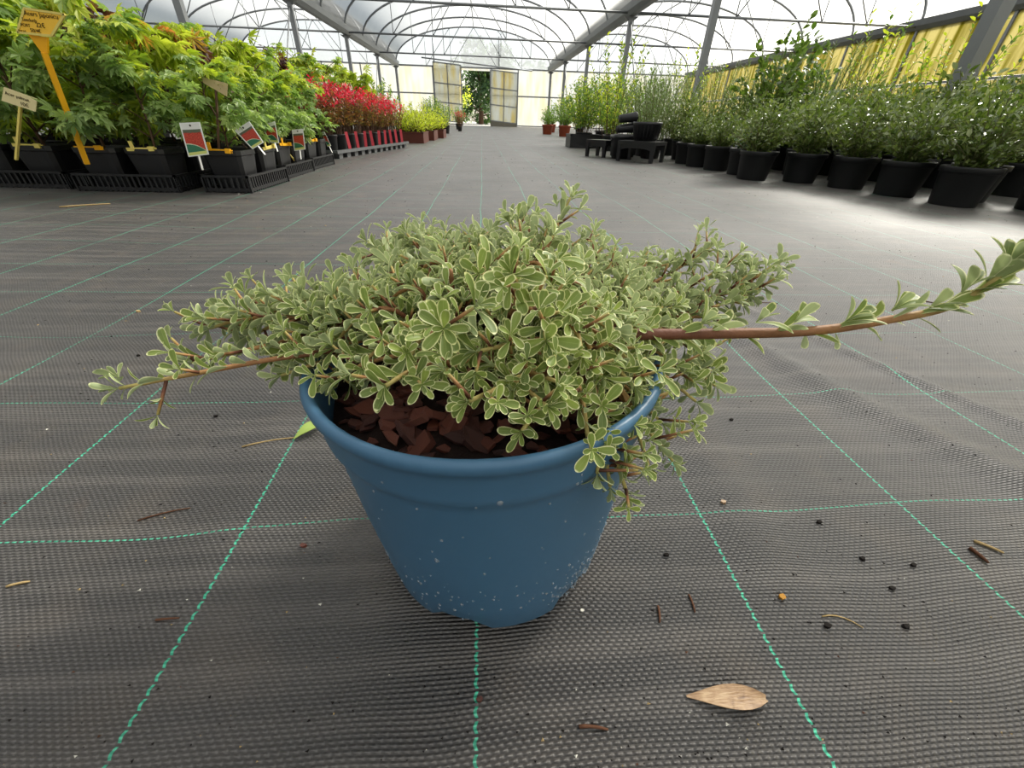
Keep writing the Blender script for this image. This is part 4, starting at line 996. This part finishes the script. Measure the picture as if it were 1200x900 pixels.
# picture cards
def card(px4, Y, lb, tilt=0, X=None):
    if X is not None: r_ = ray(sum(p[0] for p in px4) / 4, sum(p[1] for p in px4) / 4); Y = r_.y * X / r_.x
    P = [aty(x, y, Y + (tilt if k > 1 else 0)) for k, (x, y) in enumerate(px4)]; n = (P[1] - P[0]).cross(P[3] - P[0]).normalized()
    e = empty('picture_label', (P[0] + P[1]) / 2, label=lb, cat='plant label'); o0 = e.location
    me_ = bpy.data.meshes.new('card'); V = [tuple(p - o0 + n * k) for k in (.001, -.001) for p in P]
    me_.from_pydata(V, [], [(0, 1, 2, 3), (7, 6, 5, 4), (0, 4, 5, 1), (1, 5, 6, 2), (2, 6, 7, 3), (3, 7, 4, 0)]); me_.materials.append(M['picture'])
    lay = me_.uv_layers.new(name='UVMap'); uvs = [(0, 0), (1, 0), (1, 1), (0, 1)] + [(1, 0), (0, 0), (0, 1), (1, 1)][::-1] + [(0, 0)] * 16
    for i, uv in enumerate(uvs): lay.data[i].uv = uv
    obj('card', me_, e)
    top_ = (P[2] + P[3]) / 2 - o0; q = MB(); q.tube([top_ - (top_ * .09) + n * .0012, top_ - (top_ * .09) + n * .0022], .0035, 8); q.build('punch_hole', 'ink', e)
    q = MB(); q.bar(-top_ * .45, Vector((0, 0, 0)), .012, .0015); q.build('spike', 'white_card', e)
card([(221, 184), (245, 181), (234, 143), (210, 144)], 1.90, 'picture label with a red maple photo on the foremost pot')
card([(296, 175), (309, 167), (292, 142), (275, 153)], 2.30, 'picture label tilted in the second pot along the aisle', X=-.955)
card([(317, 167), (327, 168), (322, 142), (306, 147)], 2.62, 'picture label half turned behind the tilted one', X=-.965)
card([(345, 177), (358, 175), (355, 151), (342, 152)], 2.98, 'picture label in the third tray along the aisle', X=-.985)
card([(384, 172), (388, 171), (380, 154), (376, 155)], 3.55, 'white plant label leaning before the red-leaved shrubs', X=-1.06)
# yellow clips on the rims of the maple pots
cm = MB(); cm.box((0, 0, 0), (.11, .006, .012)); cm.box((-.03, -.004, .014), (.012, .005, .03)); cm.box((.04, -.006, .002), (.02, .012, .016)); clips = [cm.mesh('rim_clip', 'amber'), cm.mesh('rim_clip', 'pale_yellow')]
for k, (x, y, rz) in enumerate(((-1.085, 1.965, 0), (-1.005, 2.24, 1.5), (-1.035, 2.50, 1.5), (-1.04, 2.70, 1.55), (-1.055, 2.96, 1.5), (-1.37, 1.945, .05), (-1.57, 1.945, -.04), (-1.83, 1.985, .03), (-2.03, 1.985, 0))):
    o = obj('rim_clip', clips[k % 2], None, (x, y, .154), label='yellow plastic clip on the rim of a square black pot', cat='clip', group='yellow rim clips'); o.rotation_euler = (0, rnd.uniform(-.1, .1), rz)
plank_ = empty('yellow_strap', aty(313, 172, 2.62), label='yellow strap hanging over the slotted tray side', cat='strap')
q = MB(); o0 = plank_.location; pts = bez(Vector(), aty(330, 168, 2.60) - o0, aty(344, 187, 2.56) - o0, 7)
V = []; [V.extend([tuple(p + Vector((0, 0, .006))), tuple(p - Vector((0, 0, .006))), tuple(p + Vector((.002, .002, .006))), tuple(p + Vector((.002, .002, -.006)))]) for p in pts]
q.add(V, [f for i in range(6) for f in ((4 * i, 4 * i + 4, 4 * i + 5, 4 * i + 1), (4 * i + 2, 4 * i + 3, 4 * i + 7, 4 * i + 6), (4 * i, 4 * i + 2, 4 * i + 6, 4 * i + 4), (4 * i + 1, 4 * i + 5, 4 * i + 7, 4 * i + 3))]); q.build('band', 'pale_yellow', plank_)

# ------------------------------------------------------------------ litter on the mat
def fz(p, d=0): return Vector((p.x, p.y, float(floor_z(p.x, p.y)) + d))
def stick(a, b, r_, mat, lb, grp=None, bend=.08):
    a, b = fz(fl(*a), r_), fz(fl(*b), r_); c = (a + b) / 2; d = b - a; n = Vector((-d.y, d.x, 0)) * bend
    q = MB(); q.tube([Vector(p) - c for p in bez(a, (a + b) / 2 + n, b, 6)], [r_, r_, r_ * .9, r_ * .9, r_ * .8, r_ * .6], 5)
    return q.build('twig', mat, None, loc=c, label=lb, cat='twig', group=grp)
stick((160, 608), (222, 594), .0007, 'brown_stick', 'thin brown twig on the mat near a green cross thread')
stick((6, 686), (33, 680), .0010, 'straw', 'short straw piece on the mat by a mud stain')
stick((182, 726), (210, 724), .0008, 'brown_stick', 'short dark twig on the mat beside a green thread', None, .02)
stick((806, 699), (813, 720), .0008, 'brown_stick', 'short brown needle on the mat in front of the pot', None, .1)
stick((770, 712), (772, 732), .0009, 'brown_stick', 'dark twig lying beside the short brown needle')
stick((1142, 634), (1176, 648), .0014, 'straw', 'pale wood splinter lying beside a dark bark splinter')
stick((1136, 642), (1158, 660), .0017, 'brown_stick', 'dark bark splinter lying beside a pale wood splinter')
stick((678, 853), (712, 857), .0010, 'brown_stick', 'forked dark twig on the mat near the dry leaf')
stick((962, 724), (1010, 737), .0005, 'straw', 'yellow root thread on the mat', None, .3)
stick((800, 357), (912, 355), .0010, 'brown_stick', 'long thin dark stalk on the mat under the long branch', None, .02)
stick((1062, 350), (1098, 356), .0012, 'brown_stick', 'reddish twig on the mat behind the long branch')
stick((284, 524), (345, 514), .0010, 'straw', 'straw-coloured leaf stalk beside the blue pot')
stick((70, 244), (130, 240), .0025, 'straw', 'long straw lying before the maple trays')
def flat_leaf(a, b, wd_, mat, lb, lift=.0012, curl=.004):
    a, b = fz(fl(*a), lift), fz(fl(*b), lift); d = b - a; s_ = Vector((-d.y, d.x, 0)).normalized(); V, F = [], []; n = 9
    for k in (0, -.0006):
        for i in range(n):
            t = i / (n - 1); w_ = wd_ * math.sin(PI * min(1, t * .93 + .035)) ** .8 * (.35 + .75 * t)
            for u in (-1, 0, 1): V.append(a.lerp(b, t) - a + s_ * w_ * u + Vector((0, 0, k + curl * u * u * t + curl * .6 * math.sin(PI * t))))
    for i in range(n - 1):
        for j in range(2): q_ = i * 3 + j; F += [(q_, q_ + 1, q_ + 4, q_ + 3), (27 + q_ + 3, 27 + q_ + 4, 27 + q_ + 1, 27 + q_)]
    m = MB(); m.add([tuple(v) for v in V], F, 0, True); return m.build('fallen_leaf', mat, None, loc=a, label=lb, cat='leaf')
flat_leaf((803, 818), (895, 822), .0085, 'dry_leaf', 'dry brown spoon-shaped leaf lying on the mat', .0012, .002)
flat_leaf((345, 516), (378, 500), .010, 'fresh_leaf', 'pale green leaf lying against the blue pot', .002, .006)
flat_leaf((455, 357), (464, 362), .008, 'fresh_leaf', 'small pale leaf on the mat behind the pot') if False else None
def bit(p, s_, mat, lb, name='bark_crumb', cat='bark', grp=None):
    c = fz(fl(*p)); r = random.Random(int(p[0] * 7 + p[1])); m = MB(); V = [(math.cos(t) * s_ * r.uniform(.6, 1.1), math.sin(t) * s_ * r.uniform(.4, .8), z_) for z_ in (0, s_ * .7) for t in [k * PI / 3 for k in range(6)]]
    m.add(V, [tuple(range(5, -1, -1)), tuple(range(6, 12))] + [(k, (k + 1) % 6, 6 + (k + 1) % 6, 6 + k) for k in range(6)]); return m.build(name, mat, None, loc=c, label=lb, cat=cat, group=grp)
bit((355, 638), .0030, 'bark', 'red bark crumb on the mat beside the blue pot')
bit((562, 820), .0024, 'bark', 'red bark crumb touching a green thread')
bit((682, 716), .0016, 'pebble', 'tiny white pebble by the foot of the blue pot', 'pebble', 'pebble')
bit((915, 702), .0032, 'orange_bit', 'small orange flower scrap on the mat', 'flower_scrap', 'scrap')
bit((846, 592), .0030, 'dry_leaf', 'pale bud scale lying beside a green thread', 'bud_scale', 'scrap')
bit((162, 285 + 80), .004, 'straw', 'pale chip lying between two green threads', 'pale_chip', 'scrap')
for p in ((857, 492), (253, 488), (780, 652), (163, 418), (1010, 655), (960, 612), (1070, 662), (1045, 690), (968, 735), (1060, 735)):
    bit(p, .0028, 'crumb', 'black soil crumb lying on the mat', 'soil_crumb', 'soil crumb', 'larger soil crumbs')
R1 = random.Random(5); m = MB(); mats_ = ['crumb', 'straw', 'brown_stick', 'pebble']
for k in range(2600):
    y = .06 + 4.6 * R1.random() ** 2.2; x = R1.uniform(-1, 1) * (.35 + y * 1.0) + (.12 + y * .2 if R1.random() < .55 else 0)
    if math.hypot(x - .006, y - .2125) < .1: continue
    if abs(x) > 1.0 and y < 1.8 and x < 0: x = R1.uniform(-1.6, .6)
    s_ = R1.uniform(.0004, .0013) * (1 + y * .8); z_ = float(floor_z(x, y)); t0 = R1.uniform(0, 6)
    V = [(x + math.cos(t0 + t) * s_ * R1.uniform(.5, 1.2) * (1.6 if q_ else 1), y + math.sin(t0 + t) * s_ * R1.uniform(.5, 1.2), z_ - .0002) for q_, t in enumerate((0, 2.1, 4.2))] + [(x, y, z_ + s_ * .6)]
    mi_ = 0 if (R1.random() < .78) else R1.randint(1, 3)
    m.add(V, [(0, 1, 3), (1, 2, 3), (2, 0, 3)], mi_)
o = m.build('soil_crumbs', mats_, None, kind='stuff', label='scattered soil crumbs and bits of litter on the mat', cat='litter')

# ------------------------------------------------------------------ outside
def out_tree(x, y, h, rad, label, seed, n=2600, mat='tree_leaf'):
    r = random.Random(seed); e = empty('outside_tree', (x, y, -.06), label=label, cat='tree')
    q = MB(); q.tube([(0, 0, 0), (.05, 0, h * .3), (0, .1, h * .7)], [.22, .16, .06], 8)
    cl = [(Vector((r.gauss(0, .5) * rad, r.gauss(0, .5) * rad, h * r.uniform(.12, .92))), rad * r.uniform(.32, .55)) for _ in range(16)]
    for c, _ in cl: q.tube([(0, 0, min(c.z * .5, h * .6)), tuple(c * .6 + Vector((0, 0, c.z * .35))), tuple(c)], [.05, .03, .01], 4)
    q.build('trunk', 'trunk', e); X = []
    for k in range(n):
        c, s_ = cl[k % 16]; d = rv(r).normalized(); p = c + d * s_ * r.uniform(.7, 1.05); p.z = max(p.z, .15); X.append(frame(rv(r), d + rv(r, .5), rad * r.uniform(.05, .11), p))
    tv, tf = TPL['round']; obj('foliage', scatter('foliage', tv, tf, X, mat), e, kind='stuff')
out_tree(-.1, 40, 5.0, 2.6, 'dark green tree seen through the open doorway', 1, 9000)
out_tree(4.2, 47, 5.5, 2.6, 'dark tree beyond the doorway, next to the one in the opening', 2, 5000)
out_tree(-3.5, 50, 3.0, 2.4, 'low dark tree beyond the doorway, behind the yellow-green bush', 6, 5000)
out_tree(-2.2, 36, 2.2, 1.2, 'yellow-green bush outside beside the doorway', 3, 1400, 'yellow_leaf')
out_tree(-16.5, 15, 3.6, 2.0, 'green tree showing through the side wall behind the maples', 4)
out_tree(-16.8, 21, 3.8, 2.0, 'green tree showing through the side wall, farther along', 5)
